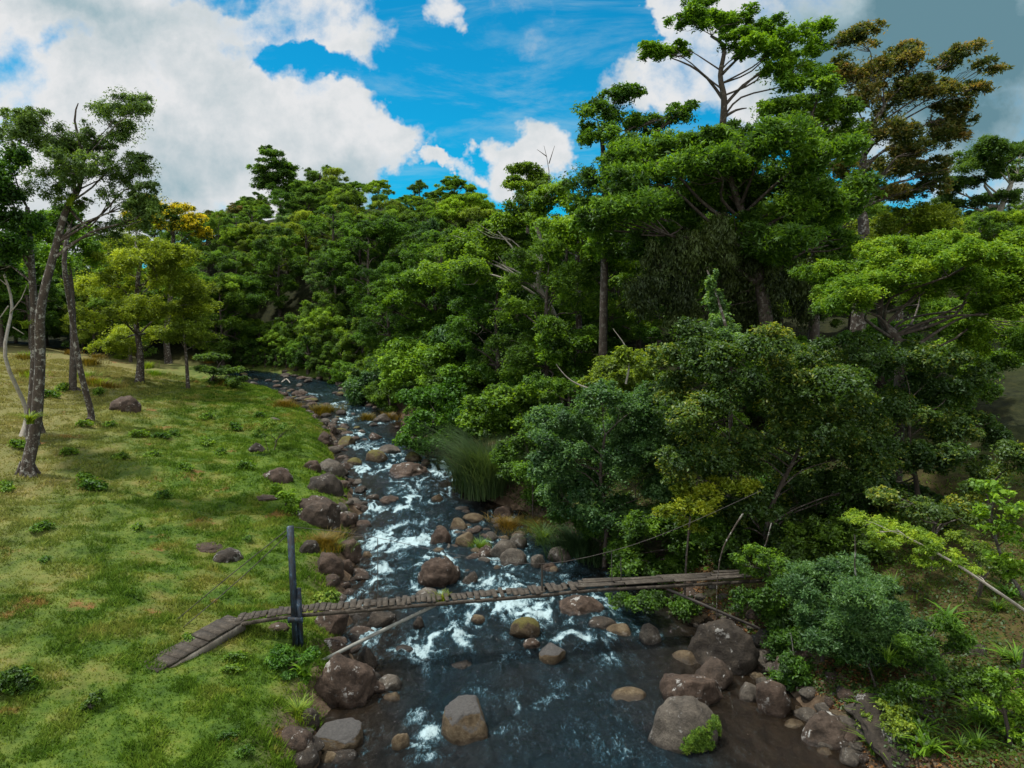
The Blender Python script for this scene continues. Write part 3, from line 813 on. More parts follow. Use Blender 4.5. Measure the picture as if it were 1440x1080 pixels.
zz = height(xx, yy) + ((fbm(xx * 2.6, yy * 2.6, seed=31, octv=3) - .5) * .16) - .01
an = RNG.uniform(0, 2 * np.pi, n); ww = (.010 + .0006 * yy) * RNG.uniform(.7, 1.4, n)
lean = RNG.normal(0, .55, (n, 2)) * hh[:, None]
dx, dy = np.cos(an) * ww, np.sin(an) * ww
V = np.stack([np.stack([xx - dx, yy - dy, zz], -1), np.stack([xx + dx, yy + dy, zz], -1), np.stack([xx + lean[:, 0], yy + lean[:, 1], zz + hh], -1)], 1).reshape(-1, 3)
mgr, t, out = new_mat('meadow_blades')
geo = t.node('ShaderNodeNewGeometry')
c, s = meadow_nodes(t, geo.outputs['Position'])
c = t.mix(t.math('MULTIPLY', soil_fac(t, geo.outputs['Position']), 0.7), c, (0.17, 0.10, 0.04))
c = t.mix(t.attr('tint'), t.mix(1.0, c, (1.5, 1.6, 1.3), 'MULTIPLY'), t.mix(1.0, c, (2.2, 2.1, 1.6), 'MULTIPLY'))
d = t.node('ShaderNodeBsdfDiffuse'); t.l.new(c, d.inputs[0]); tr = t.node('ShaderNodeBsdfTranslucent'); t.l.new(c, tr.inputs[0])
ms = t.node('ShaderNodeMixShader'); ms.inputs[0].default_value = .35; t.l.new(d.outputs[0], ms.inputs[1]); t.l.new(tr.outputs[0], ms.inputs[2]); t.l.new(ms.outputs[0], out.inputs[0])
me = mesh_np('grass', V, np.arange(3 * n).reshape(n, 3), [mgr], tint=RNG.random(n))
link('grass', me, kind='stuff', label='short tussocky meadow grass along the river banks', cat='grass')


# ------------------------------------------------------------------ trees
def split(rng, cls, k=6, lo=.38, hi=.62):
    o = []
    for c, r in cls:
        r = np.asarray(r)
        for _ in range(k):
            d = rdir(rng, 1, .1)[0] * rng.random() ** .4
            o.append((np.asarray(c) + d * r * .85, r * rng.uniform(lo, hi) * np.array([1, 1, rng.uniform(.8, 1.2)])))
    return o


def skeleton(tb, trunk, r0, r1, clusters, rng, sides=8, limb=0.45, twigs=4, start=.35):
    trunk = np.asarray(trunk, float)
    k = len(trunk)
    rad = np.interp(np.arange(k), [0, k - 1], [r0, r1])
    rr = rad.copy(); rr[0] *= 1.35
    tb.tube(trunk, rr, sides, sub=4)
    for c, r in clusters:
        c = np.asarray(c, float)
        j = np.linspace(0, k - 1, 24)
        pts = np.stack([np.interp(j, np.arange(k), trunk[:, a]) for a in range(3)], -1)
        hd = np.hypot(pts[:, 0] - c[0], pts[:, 1] - c[1])
        cost = np.abs((c[2] - pts[:, 2]) - hd * 0.55) + 1.0 * hd + (j < start * (k - 1)) * 5
        i = int(np.argmin(cost)); p0 = pts[i]
        rb = np.interp(j[i], [0, k - 1], [r0, r1]) * limb
        L = np.linalg.norm(c - p0)
        if L < .3: continue
        m1 = p0 + (c - p0) * .35 + np.array([0, 0, L * .06]) + rng.normal(0, L * .06, 3)
        m2 = p0 + (c - p0) * .7 + np.array([0, 0, L * .05]) + rng.normal(0, L * .05, 3)
        tb.tube([p0, m1, m2, c], [rb, rb * .75, rb * .5, rb * .25], 6, sub=3)
        for _ in range(twigs):
            e = c + rdir(rng, 1, .3)[0] * np.asarray(r) * rng.uniform(.5, .95)
            mm = (m2 + e) / 2 + rng.normal(0, L * .04, 3)
            tb.tube([m2, mm, e], [rb * .4, rb * .25, rb * .08], 4, sub=2)


def flare(tb, base, r, rng, n=5):
    for a in np.linspace(0, 6.28, n, endpoint=False) + rng.uniform(0, 1):
        d = np.array([math.cos(a), math.sin(a), 0])
        tb.tube([base + [0, 0, r * 2.2] + d * r * .5, base + [0, 0, r * .7] + d * r * 1.1, base + [0, 0, -r * .5] + d * r * 2.0], [r * .45, r * .4, r * .2], 5, sub=2)


def px_tree(name, label, cat, base_px, Y, trunk_px, r0, r1, cl_px, leaf, dz=None, seed=1, bark=None, mat='forest', aspect=.5, cover=1.5, puffs=12, mode='broad', flat=1.0, ydep=1.0, group=None, trunk_y=None, depth_j=.6, extra=None, maxn=20000, limb=.45, twigs=4, upb=.35, prad=.42, fl=False, droop=0.0):
    """a tree whose trunk and foliage clusters were measured on the photo, stood up in 3-D at distance Y"""
    rng = np.random.default_rng(seed)
    trunk = [W(x, y, Y) for x, y in trunk_px]
    trunk = np.array(trunk)
    base = np.array([trunk[0][0], Y, float(height(trunk[0][0], Y)) - .05])
    if base[2] < trunk[0][2]: trunk = np.concatenate([[base], trunk])
    else: trunk[0] = base
    trunk[1:, 1] += rng.normal(0, .12 + .004 * Y, len(trunk) - 1)
    cls = []
    for q in cl_px:
        x, y, rx, ry = q[:4]
        c = W(x, y, Y); R_ = rx * Y / F; Rz = ry * Y / F
        off = q[4] if len(q) > 4 else rng.normal(0, depth_j) * R_ * 1.6
        d = ray(x, y); d = d / d[1]
        c = c + d * off                                      # slide along the sight line, so depth varies through the crown
        f = (Y + off) / Y
        cls.append((c, (R_ * f * 1.12, R_ * f * ydep * 1.12, Rz * f * 1.12)))
    root = link(name, None, loc=base, label=label, cat=cat, group=group)
    cls = [(c - base, r) for c, r in cls]
    tb = Tubes(); skeleton(tb, trunk - base, r0, r1, cls, rng, limb=limb, twigs=twigs)
    if fl: flare(tb, np.zeros(3), r0, rng)
    if extra: extra(tb, base)
    link('trunk', tb.mesh('trunk', [bark or BARK]), root)
    V, Fq, ti = crown_leaves(rng, split(rng, cls), leaf * .8, aspect, cover * 1.3, max(5, int(puffs * .6)), mode, flat, upb, maxn, droop, prad)
    link('crown', mesh_np('crown', V, Fq, [G[mat]], tint=ti), root)
    return root


def dead_twigs(paths, Y, r):
    def f(tb, base):
        for p_ in paths:
            pts = [W(x, y, Y) - base for x, y in p_]
            tb.tube(pts, np.linspace(r, r * .3, len(pts)), 5, sub=2)
    return f


# left group on the meadow
px_tree('meadow_tree', 'tall slender tree with lichen trunk and feathery crown at left of meadow', 'tree', None, 31, [(38, 657), (43, 600), (50, 510), (60, 435), (78, 355), (97, 292), (108, 265), (118, 225)], .30, .07,
        [(165, 162, 36, 30), (190, 148, 20, 16), (150, 205, 26, 18), (60, 192, 44, 24), (28, 172, 24, 16), (100, 215, 30, 28), (85, 250, 34, 24), (150, 245, 34, 24), (195, 245, 32, 20), (216, 262, 18, 11), (180, 288, 30, 30), (160, 322, 22, 22), (102, 285, 20, 16), (45, 165, 20, 12), (125, 185, 14, 12), (205, 300, 22, 22), (100, 235, 30, 20), (8, 190, 18, 16)],
        .17, seed=11, mat='grey', aspect=.34, cover=.62, puffs=11, mode='broad', droop=.3, fl=True, extra=dead_twigs([[(97, 292), (125, 320), (150, 288)], [(118, 225), (105, 170), (110, 145)]], 31, .07))
px_tree('meadow_tree', 'dark leaved tree at the far left with trunk behind the slender lichen tree', 'tree', None, 35, [(44, 590), (44, 500), (42, 400), (38, 330), (30, 290)], .25, .1,
        [(5, 232, 32, 32), (12, 300, 38, 36), (-15, 340, 30, 26), (40, 318, 26, 18), (18, 268, 24, 20), (-20, 250, 30, 30), (0, 375, 26, 22), (22, 345, 24, 16)], .24, seed=12, mat='deep', aspect=.45, cover=1.1)
px_tree('meadow_tree', 'thin pale bare trunked tree at the left edge with dead twigs', 'tree', None, 37, [(28, 578), (23, 500), (12, 430), (5, 385)], .13, .05, [(0, 360, 24, 16), (-15, 385, 22, 16), (-25, 350, 20, 16)], .2, seed=13, bark=BARKP, mat='forest', cover=1.0, extra=dead_twigs([[(14, 440), (30, 420), (38, 400)], [(12, 430), (-6, 455)], [(18, 460), (34, 470)]], 37, .04))
px_tree('meadow_tree', 'slender mottled trunk tree standing right of the lichen tree', 'tree', None, 42, [(125, 580), (116, 515), (107, 440), (103, 370), (100, 318)], .2, .11, [(95, 325, 20, 12), (108, 300, 18, 12), (80, 305, 20, 14)], .22, seed=14, mat='forest', cover=1.0)
px_tree('meadow_tree', 'dark thick trunk behind the slender mottled tree', 'tree', None, 52, [(108, 545), (107, 480), (98, 400), (90, 330)], .3, .15, [(70, 330, 40, 24), (110, 350, 36, 24), (60, 365, 36, 24), (95, 310, 30, 16)], .26, seed=15, bark=BARKD, mat='bright', cover=1.1)
px_tree('meadow_tree', 'short dark stemmed tree right beside the lichen trunk', 'tree', None, 38, [(57, 582), (53, 525), (50, 470), (44, 400)], .15, .08, [(40, 390, 20, 12), (54, 380, 18, 12), (30, 405, 18, 12)], .22, seed=16, bark=BARKD, mat='forest', cover=.9)
px_tree('meadow_tree', 'wide olive green tree with twiggy lower branches at the meadow end', 'tree', None, 60, [(197, 556), (194, 500), (190, 450), (196, 390), (205, 360)], .3, .12,
        [(215, 372, 48, 22), (160, 402, 40, 20), (150, 368, 30, 16), (250, 402, 44, 20), (200, 432, 54, 20), (272, 432, 36, 14), (150, 450, 35, 16), (190, 345, 40, 16), (242, 350, 34, 15), (215, 472, 40, 20), (165, 485, 34, 16), (250, 365, 30, 14), (185, 320, 24, 14)], .22, seed=17, mat='olive', cover=.55, mode='layer')
px_tree('meadow_tree', 'thin straight tree right of the olive tree at the meadow end', 'tree', None, 61, [(265, 556), (263, 500), (261, 450), (260, 400)], .14, .07, [(268, 455, 26, 12), (290, 435, 22, 9), (250, 470, 24, 12), (262, 410, 24, 14), (285, 480, 26, 10)], .22, seed=18, mat='olive', cover=.7)
px_tree('sapling', 'low layered sapling with spreading flat foliage near the river bend', 'sapling', None, 66, [(297, 556), (300, 530), (308, 510)], .1, .05, [(318, 522, 22, 6), (330, 535, 20, 6), (300, 505, 20, 6), (290, 520, 18, 6), (312, 540, 26, 8)], .22, seed=19, mat='grey', cover=1.3, mode='layer')
px_tree('flowering_tree', 'tree topped with yellow blossom behind the olive tree', 'tree', None, 84, [(235, 470), (238, 400), (240, 330), (238, 300)], .35, .15,
        [(236, 292, 34, 12), (268, 312, 24, 10), (212, 288, 20, 12), (285, 330, 16, 9), (245, 312, 30, 14), (205, 305, 24, 14)], .28, seed=20, mat='yellow', cover=1.3, mode='layer')
px_tree('sapling', 'nearly leafless sapling on the meadow boulder near the river', 'sapling', None, 39.5, [(375, 668), (380, 645), (386, 622)], .05, .03, [(375, 600, 16, 10), (395, 605, 16, 9), (408, 600, 12, 8), (365, 610, 10, 8)], .1, seed=21, mat='grass', cover=.35, extra=dead_twigs([[(380, 645), (374, 622), (368, 600)], [(386, 622), (398, 610), (410, 600)]], 39.5, .025))

# the two light trunks in the middle wood
px_tree('wood_tree', 'forked pale trunk tree leaning left in the middle wood', 'tree', None, 47, [(785, 470), (775, 435), (760, 408), (757, 385), (763, 345), (748, 305)], .26, .12,
        [(700, 330, 44, 22), (742, 300, 38, 20), (690, 365, 34, 20), (770, 275, 36, 18), (735, 345, 30, 14), (660, 345, 36, 18), (640, 385, 40, 18)], .25, seed=31, bark=BARKP, mat='forest', cover=1.3, extra=dead_twigs([[(757, 388), (735, 368), (718, 345), (700, 325)], [(752, 405), (728, 388), (705, 372)]], 47, .11))
px_tree('wood_tree', 'straight grey trunk tree right of the forked pale tree', 'tree', None, 46, [(815, 470), (813, 420), (812, 370), (813, 330), (816, 300)], .24, .12,
        [(815, 318, 46, 20), (860, 328, 40, 18), (785, 345, 34, 16), (845, 355, 36, 16), (870, 372, 28, 14), (830, 295, 40, 18), (870, 300, 40, 20)], .25, seed=32, mat='bright', cover=1.2, extra=dead_twigs([[(814, 412), (840, 400), (862, 388), (874, 370)]], 46, .1))
px_tree('wood_tree', 'light green small tree peaking above the middle wood skyline', 'tree', None, 62, [(742, 330), (742, 290), (740, 260)], .2, .1, [(738, 240, 24, 10), (722, 258, 20, 9), (755, 252, 22, 10), (740, 270, 30, 12), (765, 268, 18, 8)], .26, seed=33, mat='forest', cover=1.1,
        extra=dead_twigs([[(772, 290), (772, 240), (765, 205)], [(772, 230), (780, 205)], [(769, 220), (755, 210)]], 62, .05))

# right-hand giants
px_tree('giant_tree', 'broad dark dense tree draped with vines at the right of the river', 'tree', None, 37, [(1075, 470), (1070, 400), (1058, 340), (1040, 285), (1020, 240)], .42, .14,
        [(850, 265, 48, 24), (925, 208, 56, 22), (1000, 232, 58, 24), (1080, 205, 56, 26), (1150, 225, 48, 28), (895, 298, 60, 24), (975, 285, 64, 22), (1055, 275, 62, 22), (1125, 285, 56, 26), (835, 322, 36, 24), (1180, 310, 38, 26), (940, 330, 52, 22), (1100, 335, 56, 24), (1030, 320, 50, 20), (880, 235, 40, 20), (1040, 200, 46, 20), (870, 340, 40, 24), (1165, 345, 36, 24), (1110, 250, 40, 20), (960, 250, 56, 26), (1020, 265, 56, 26), (900, 260, 50, 24), (1070, 245, 50, 24), (1010, 345, 50, 26), (1070, 350, 50, 26), (920, 345, 46, 24), (1140, 320, 40, 26), (1190, 270, 36, 24), (985, 205, 44, 18)],
        .34, seed=41, bark=BARKD, mat='forest', aspect=.28, cover=1.15, puffs=15, mode='rosette', depth_j=.8, prad=.36)
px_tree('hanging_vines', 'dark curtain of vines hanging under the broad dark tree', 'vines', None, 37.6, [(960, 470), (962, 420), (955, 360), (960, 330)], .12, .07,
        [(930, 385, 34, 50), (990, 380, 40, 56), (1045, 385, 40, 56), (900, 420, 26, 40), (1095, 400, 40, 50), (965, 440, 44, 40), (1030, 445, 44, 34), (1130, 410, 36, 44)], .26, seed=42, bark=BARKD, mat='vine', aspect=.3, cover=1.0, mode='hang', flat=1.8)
px_tree('emergent_tree', 'tallest tree with open crown and dark forked limbs above the broad dark tree', 'tree', None, 44, [(1020, 210), (1018, 178), (1017, 140), (1011, 108), (1014, 72), (1002, 48)], .28, .08,
        [(930, 76, 26, 10), (958, 68, 20, 9), (972, 28, 30, 14), (988, 8, 22, 10), (1040, 30, 34, 13), (1080, 36, 30, 13), (1112, 56, 30, 14), (1152, 42, 24, 13), (1060, 66, 34, 10), (1092, 92, 36, 14), (1130, 110, 34, 20), (1130, 75, 30, 14), (1040, 52, 26, 9), (1000, 25, 20, 10)],
        .3, seed=43, bark=BARKD, mat='bright', aspect=.4, cover=1.05, puffs=14, mode='layer', limb=.36, twigs=5,
        extra=dead_twigs([[(1017, 140), (995, 110), (970, 92), (945, 82)], [(1018, 150), (1045, 120), (1075, 100), (1100, 84)], [(1012, 108), (1035, 85), (1055, 70)], [(1018, 165), (1035, 155), (1050, 152)]], 44, .11))
px_tree('wood_tree', 'green tree rising behind the broad dark tree below the tall open crown', 'tree', None, 41, [(1150, 400), (1150, 300), (1148, 220), (1145, 160)], .3, .14, [(1140, 160, 40, 22), (1165, 190, 40, 24), (1110, 180, 34, 18), (1195, 215, 28, 22), (1180, 160, 26, 20), (1150, 125, 24, 14), (1100, 155, 30, 14)], .27, seed=44, bark=BARKD, mat='forest', aspect=.4, cover=1.2, mode='rosette')
px_tree('wood_tree', 'sparse reddish twigged tree at the upper left of the broad dark tree', 'tree', None, 40, [(850, 330), (850, 260), (848, 210), (845, 180)], .22, .1, [(838, 165, 28, 16), (868, 140, 24, 12), (880, 165, 24, 14), (822, 190, 18, 14), (850, 195, 28, 14), (890, 130, 14, 8), (905, 170, 26, 18), (950, 165, 22, 12), (965, 150, 20, 9)], .26, seed=45, bark=BARKD, mat='forest', aspect=.42, cover=.95)
px_tree('bronze_tree', 'tall tree with bronze and rusty leaves against the sky at right', 'tree', None, 48, [(1213, 330), (1212, 290), (1211, 245), (1222, 195), (1240, 150)], .42, .12,
        [(1200, 58, 34, 12), (1225, 105, 36, 22), (1290, 88, 34, 18), (1340, 82, 30, 13), (1382, 96, 24, 9), (1265, 145, 44, 26), (1330, 130, 40, 18), (1372, 128, 22, 9), (1240, 190, 40, 22), (1310, 185, 36, 18), (1262, 235, 44, 22), (1315, 235, 30, 16), (1200, 150, 30, 26), (1185, 200, 26, 22), (1240, 275, 44, 12), (1340, 165, 26, 12), (1285, 215, 30, 14), (1180, 100, 22, 18), (1260, 70, 24, 10), (1310, 265, 26, 12), (1185, 245, 26, 18)],
        .33, seed=46, bark=BARK, mat='brown', aspect=.36, cover=.85, puffs=16, mode='rosette', limb=.4, twigs=6, prad=.34)
px_tree('pale_branch_tree', 'pale branched tree on the far right skyline', 'tree', None, 82, [(1395, 345), (1400, 315), (1404, 285), (1414, 262)], .5, .25, [(1400, 215, 36, 14), (1368, 245, 34, 12), (1432, 240, 26, 16), (1340, 262, 30, 12), (1425, 282, 30, 12), (1380, 225, 30, 10), (1350, 290, 30, 12), (1440, 210, 26, 12)], .34, seed=47, bark=BARKP, mat='grey', cover=.9, mode='layer',
        extra=dead_twigs([[(1398, 320), (1375, 318), (1362, 328)], [(1404, 290), (1372, 285), (1358, 272)], [(1404, 285), (1385, 262), (1388, 240)]], 82, .22))
px_tree('dry_shrub_tree', 'dry brown and green shrubby tree below the bronze tree', 'tree', None, 50, [(1265, 420), (1268, 370), (1262, 330)], .25, .12, [(1228, 318, 38, 18), (1290, 308, 42, 16), (1250, 345, 46, 18), (1320, 325, 34, 14), (1215, 350, 30, 18)], .25, seed=48, mat='olive', cover=1.1)
px_tree('feathery_tree', 'bright yellow green tree with flat spreading feathery layers at right', 'tree', None, 27.5, [(1268, 500), (1248, 455), (1238, 425), (1236, 400)], .22, .1,
        [(1175, 392, 46, 18), (1240, 372, 56, 16), (1310, 366, 56, 18), (1380, 362, 56, 18), (1432, 382, 46, 19), (1200, 420, 46, 19), (1330, 398, 56, 19), (1400, 418, 46, 22), (1290, 428, 46, 18), (1380, 460, 42, 19), (1430, 470, 36, 19), (1270, 345, 44, 13), (1340, 342, 40, 13), (1160, 415, 30, 16), (1250, 400, 50, 16), (1440, 345, 34, 14), (1310, 455, 34, 14), (1440, 430, 40, 19)],
        .16, seed=49, bark=BARKD, mat='feather', aspect=.36, cover=1.5, puffs=16, mode='layer', flat=1.1, depth_j=1.0, limb=.4, prad=.4, upb=.05, extra=dead_twigs([[(1268, 500), (1305, 475), (1345, 450), (1380, 440)]], 27.5, .09))

# foreground mass on the right bank
px_tree('bank_tree', 'big bushy small leaved tree overhanging the right end of the bridge', 'tree', None, 24, [(1072, 880), (1072, 800), (1080, 720), (1120, 640), (1150, 580)], .11, .05,
        [(965, 490, 42, 28), (1010, 525, 48, 30), (1075, 495, 46, 26), (1140, 500, 50, 26), (1205, 492, 46, 26), (1000, 585, 52, 30), (1080, 570, 56, 30), (1160, 575, 56, 30), (1040, 640, 48, 28), (1110, 650, 56, 30), (1190, 645, 50, 28), (1070, 700, 36, 24), (1130, 695, 36, 24), (1100, 735, 28, 18), (950, 545, 40, 26), (1060, 610, 50, 26), (1130, 545, 50, 22), (960, 610, 40, 28), (1180, 540, 46, 22), (1085, 760, 24, 16), (960, 660, 36, 26), (1010, 690, 40, 26), (1165, 700, 40, 28), (1210, 690, 40, 26), (1050, 720, 40, 26), (1130, 745, 36, 22), (990, 640, 40, 26), (1150, 610, 50, 26), (1010, 750, 30, 20), (1220, 600, 44, 26)],
        .15, seed=51, bark=BARKD, mat='mixed', aspect=.5, cover=1.25, puffs=16, depth_j=.7, prad=.34, maxn=16000)
px_tree('bank_tree', 'olive green bushy tree beside the pale clearing on the right bank', 'tree', None, 25, [(1290, 740), (1285, 680), (1280, 620), (1280, 560)], .1, .05,
        [(1240, 580, 48, 26), (1270, 510, 48, 26), (1330, 520, 42, 26), (1320, 590, 48, 30), (1385, 600, 32, 30), (1255, 640, 46, 26), (1370, 545, 32, 22), (1300, 640, 36, 22), (1235, 690, 40, 24), (1280, 690, 36, 22), (1345, 640, 32, 20), (1290, 550, 46, 22)],
        .15, seed=52, bark=BARKD, mat='mixed', aspect=.5, cover=1.25, puffs=16, depth_j=.6, prad=.34, maxn=16000)
px_tree('bank_tree', 'blue green bushy tree leaning over the stony bar', 'tree', None, 26.5, [(850, 790), (852, 730), (845, 670), (850, 610)], .1, .05,
        [(762, 650, 30, 26), (800, 605, 44, 28), (850, 622, 44, 28), (828, 675, 44, 28), (785, 695, 32, 22), (885, 575, 40, 26), (895, 645, 44, 32), (872, 715, 36, 28), (925, 622, 36, 30), (920, 560, 36, 26), (840, 560, 34, 20), (800, 650, 40, 26), (910, 690, 34, 26), (830, 725, 34, 22), (900, 735, 34, 22), (770, 620, 26, 18), (860, 660, 44, 28)],
        .15, seed=53, bark=BARKD, mat='blue', aspect=.5, cover=1.4, puffs=16, depth_j=.5, prad=.34, maxn=16000)
px_tree('bank_tree', 'yellow green leafy spray hanging low over the bridge', 'tree', None, 22.5, [(960, 850), (965, 780), (975, 720), (985, 680)], .04, .025,
        [(985, 712, 30, 18), (960, 690, 24, 14), (1045, 690, 26, 18), (1005, 685, 28, 16), (975, 740, 20, 10), (940, 715, 20, 14)], .16, seed=54, bark=BARKD, mat='lime', aspect=.42, cover=.62, mode='rosette', puffs=10)
px_tree('climbing_shrub', 'pointed vine covered stem rising before the dark wood', 'shrub', None, 26, [(1030, 560), (1015, 470), (1003, 405), (998, 380)], .08, .03,
        [(999, 395, 9, 16), (1007, 425, 16, 18), (1016, 460, 24, 20), (1030, 490, 32, 20), (1000, 470, 22, 20)], .15, seed=55, mat='blue', cover=1.5)
px_tree('low_shrub', 'rounded blue green shrub on the right bank below the bridge end', 'shrub', None, 17.6, [(1190, 1000), (1188, 940), (1190, 880), (1200, 840)], .05, .03,
        [(1140, 820, 36, 20), (1195, 815, 40, 20), (1240, 835, 40, 22), (1270, 868, 30, 20), (1165, 850, 40, 22), (1225, 870, 40, 24), (1130, 845, 28, 18), (1180, 800, 30, 12), (1280, 885, 22, 14), (1150, 880, 44, 26), (1200, 900, 48, 28), (1240, 900, 40, 24), (1160, 830, 44, 22), (1215, 845, 46, 24)], .12, seed=56, bark=BARKD, mat='blue', aspect=.32, cover=2.1, puffs=16, mode='rosette', prad=.32)
px_tree('low_shrub', 'dark green shrub at the foot of the rounded blue green shrub', 'shrub', None, 17.8, [(1160, 985), (1158, 940), (1160, 900)], .07, .04,
        [(1120, 905, 34, 26), (1165, 900, 40, 28), (1200, 925, 34, 28), (1140, 945, 32, 26), (1190, 965, 30, 22), (1115, 950, 26, 22), (1230, 910, 30, 26), (1250, 950, 34, 24)], .13, seed=57, bark=BARKD, mat='deep', aspect=.45, cover=2.0, puffs=12)
px_tree('overhanging_branch_tree', 'light green feathery sapling with pale leaning stem at the right edge', 'sapling', None, 14.5, [(1500, 900), (1440, 858), (1385, 822), (1330, 785), (1270, 752)], .05, .02,
        [(1205, 728, 20, 5), (1235, 738, 26, 6), (1275, 752, 30, 7), (1315, 768, 30, 8), (1345, 790, 24, 8), (1370, 805, 22, 7), (1255, 762, 24, 6), (1300, 790, 22, 6), (1225, 750, 18, 5)], .09, seed=58, bark=BARKP, mat='feather', aspect=.3, cover=1.0, mode='layer', puffs=9, upb=0, start=0) if False else None
px_tree('leaning_sapling', 'light green feathery sapling with pale leaning stem at the right edge', 'sapling', None, 14.5, [(1500, 900), (1440, 858), (1385, 822), (1330, 785), (1270, 752)], .05, .02,
        [(1205, 728, 20, 5), (1235, 738, 26, 6), (1275, 752, 30, 7), (1315, 768, 30, 8), (1345, 790, 24, 8), (1370, 805, 22, 7), (1255, 762, 24, 6), (1300, 790, 22, 6), (1225, 750, 18, 5)], .09, seed=58, bark=BARKP, mat='feather', aspect=.3, cover=1.0, mode='layer', puffs=9, upb=0)
px_tree('leaning_sapling', 'broad leaved green sapling crowding the right edge above the pale stem', 'sapling', None, 15, [(1440, 860), (1425, 800), (1410, 740), (1400, 700)], .05, .02,
        [(1395, 690, 22, 10), (1430, 720, 26, 14), (1405, 745, 24, 10), (1440, 760, 24, 14), (1380, 720, 16, 8), (1435, 800, 26, 14), (1405, 785, 20, 9)], .15, seed=59, bark=BARKD, mat='bright', aspect=.6, cover=.55, puffs=8)


def shrub_px(label, cl, Y, leaf, mat, seed, cover=1.4, aspect=.5, mode='broad', name='shrub', puffs=13, **kw):
    if Y is None: Y = float(ground(sum(q[0] for q in cl) / len(cl), max(q[1] + q[3] for q in cl))[1]) + .1; kw.setdefault('depth_j', .2)
    x = sum(q[0] for q in cl) / len(cl); yb = max(q[1] + q[3] for q in cl)
    return px_tree(name, label, 'shrub', None, Y, [(x, yb), (x, sum(q[1] for q in cl) / len(cl))], .06, .03, cl, leaf, seed=seed, bark=BARKD, mat=mat, cover=cover, aspect=aspect, mode=mode, puffs=puffs, limb=.7, **kw)


shrub_px('bright green bank bush with big leaves overhanging the upper rapids', [(598, 565, 32, 20), (640, 560, 32, 20), (582, 592, 22, 16), (615, 600, 32, 20), (650, 592, 28, 20), (605, 622, 30, 14), (575, 612, 18, 14)], 44, .26, 'bright', 61, aspect=.6)
shrub_px('green bush between the bright bank bush and the blue green tree', [(690, 562, 36, 22), (735, 558, 30, 20), (675, 595, 28, 20), (715, 590, 30, 20), (760, 570, 26, 18), (745, 600, 26, 18)], 39, .24, 'forest', 62, aspect=.6)
shrub_px('bright yellow green bush above the bright bank bush', [(645, 532, 30, 15), (685, 530, 30, 14), (612, 545, 22, 12), (720, 528, 26, 12)], 50, .28, 'bright', 63)
shrub_px('leafy bush below the two light trunks', [(790, 485, 34, 18), (835, 480, 30, 18), (760, 500, 30, 18), (810, 515, 34, 18), (850, 515, 30, 18)], 42, .26, 'forest', 64)
shrub_px('yellowish bush with dead twigs left of the big bushy tree', [(860, 520, 32, 18), (895, 500, 30, 18), (835, 545, 30, 16), (880, 545, 30, 16), (905, 530, 24, 16)], 33, .2, 'olive', 65)
shrub_px('round green bush at the foot of the middle wood', [(585, 500, 34, 26), (620, 510, 30, 24), (560, 525, 24, 20), (600, 535, 30, 18)], 54, .3, 'bright', 66)
shrub_px('blue green bush at the foot of the middle wood', [(640, 475, 32, 24), (670, 490, 32, 24), (690, 465, 30, 22), (655, 510, 28, 18)], 54, .3, 'blue', 67)
shrub_px('dark bush beside the river bend', [(520, 545, 26, 20), (545, 530, 26, 22), (500, 555, 20, 12), (540, 560, 24, 14)], 63, .3, 'blue', 68)
_gy = float(ground(412, 955)[1])
shrub_px('leafy shrub around the foot of the blue bridge post', [(396, 925, 18, 15), (412, 938, 20, 15), (432, 926, 16, 13), (402, 948, 16, 11), (422, 950, 18, 10), (388, 936, 14, 11)], _gy + .25, .10, 'bright', 69, aspect=.5, cover=1.8, depth_j=.2)
shrub_px('weedy bush on the shore right of the post top', [(462, 838, 14, 10), (450, 846, 12, 9), (474, 848, 12, 8)], None, .1, 'grass', 70, cover=1.0)
shrub_px('small leafy shrub below the long flat rock', [(400, 698, 14, 10), (412, 712, 12, 10), (392, 690, 10, 8)], None, .14, 'bright', 71)
shrub_px('dark green leafy weed bush at the lower left', [(22, 950, 22, 13), (38, 962, 18, 10), (8, 965, 18, 10)], None, .1, 'deep', 72, cover=1.2)
shrub_px('round dark weed bush in the lower left grass', [(128, 988, 14, 11), (136, 980, 10, 8)], None, .09, 'deep', 73, cover=1.2)
shrub_px('yellow green leafy plant on the lower right slope', [(1270, 1010, 34, 16), (1230, 1025, 28, 14), (1300, 1030, 28, 14)], 14.6, .09, 'olive', 74, cover=.8)
shrub_px('broad leaved plants on the right slope near the dark outcrop', [(1400, 950, 28, 20), (1425, 985, 26, 20), (1390, 990, 22, 14), (1430, 1020, 22, 16)], 13.6, .12, 'bright', 75, cover=.8)
shrub_px('fern like plants above the dark outcrop', [(1330, 880, 24, 14), (1290, 905, 26, 14), (1350, 905, 24, 12), (1310, 930, 26, 12), (1270, 925, 22, 12)], 15.6, .13, 'forest', 76, aspect=.3, mode='rosette', cover=1.4)
rm_ = np.random.default_rng(77)
_ob = [o_ for o_ in COL.objects if str(o_.get('label', '')).startswith('large grey boulder')][0]
_n = len(_ob.data.vertices); _v = np.zeros(_n * 3); _ob.data.vertices.foreach_get('co', _v); _v = _v.reshape(-1, 3)
_a = _ob.rotation_euler.z; _w = np.stack([_v[:, 0] * math.cos(_a) - _v[:, 1] * math.sin(_a), _v[:, 0] * math.sin(_a) + _v[:, 1] * math.cos(_a), _v[:, 2]], -1) + np.array(_ob.location)
_h = _w - np.array(_ob.location); _hx = np.abs(_h[:, 0]).max()
_sel = _w[(_h[:, 1] < -.05) & (_h[:, 0] > -.25 * _hx) & (_h[:, 2] > .08) & (_h[:, 2] < .42 + .25 * _h[:, 0] / _hx) & (fbm(_h[:, 0] * 3, _h[:, 1] * 3, _h[:, 2] * 3, seed=5) > .40)]
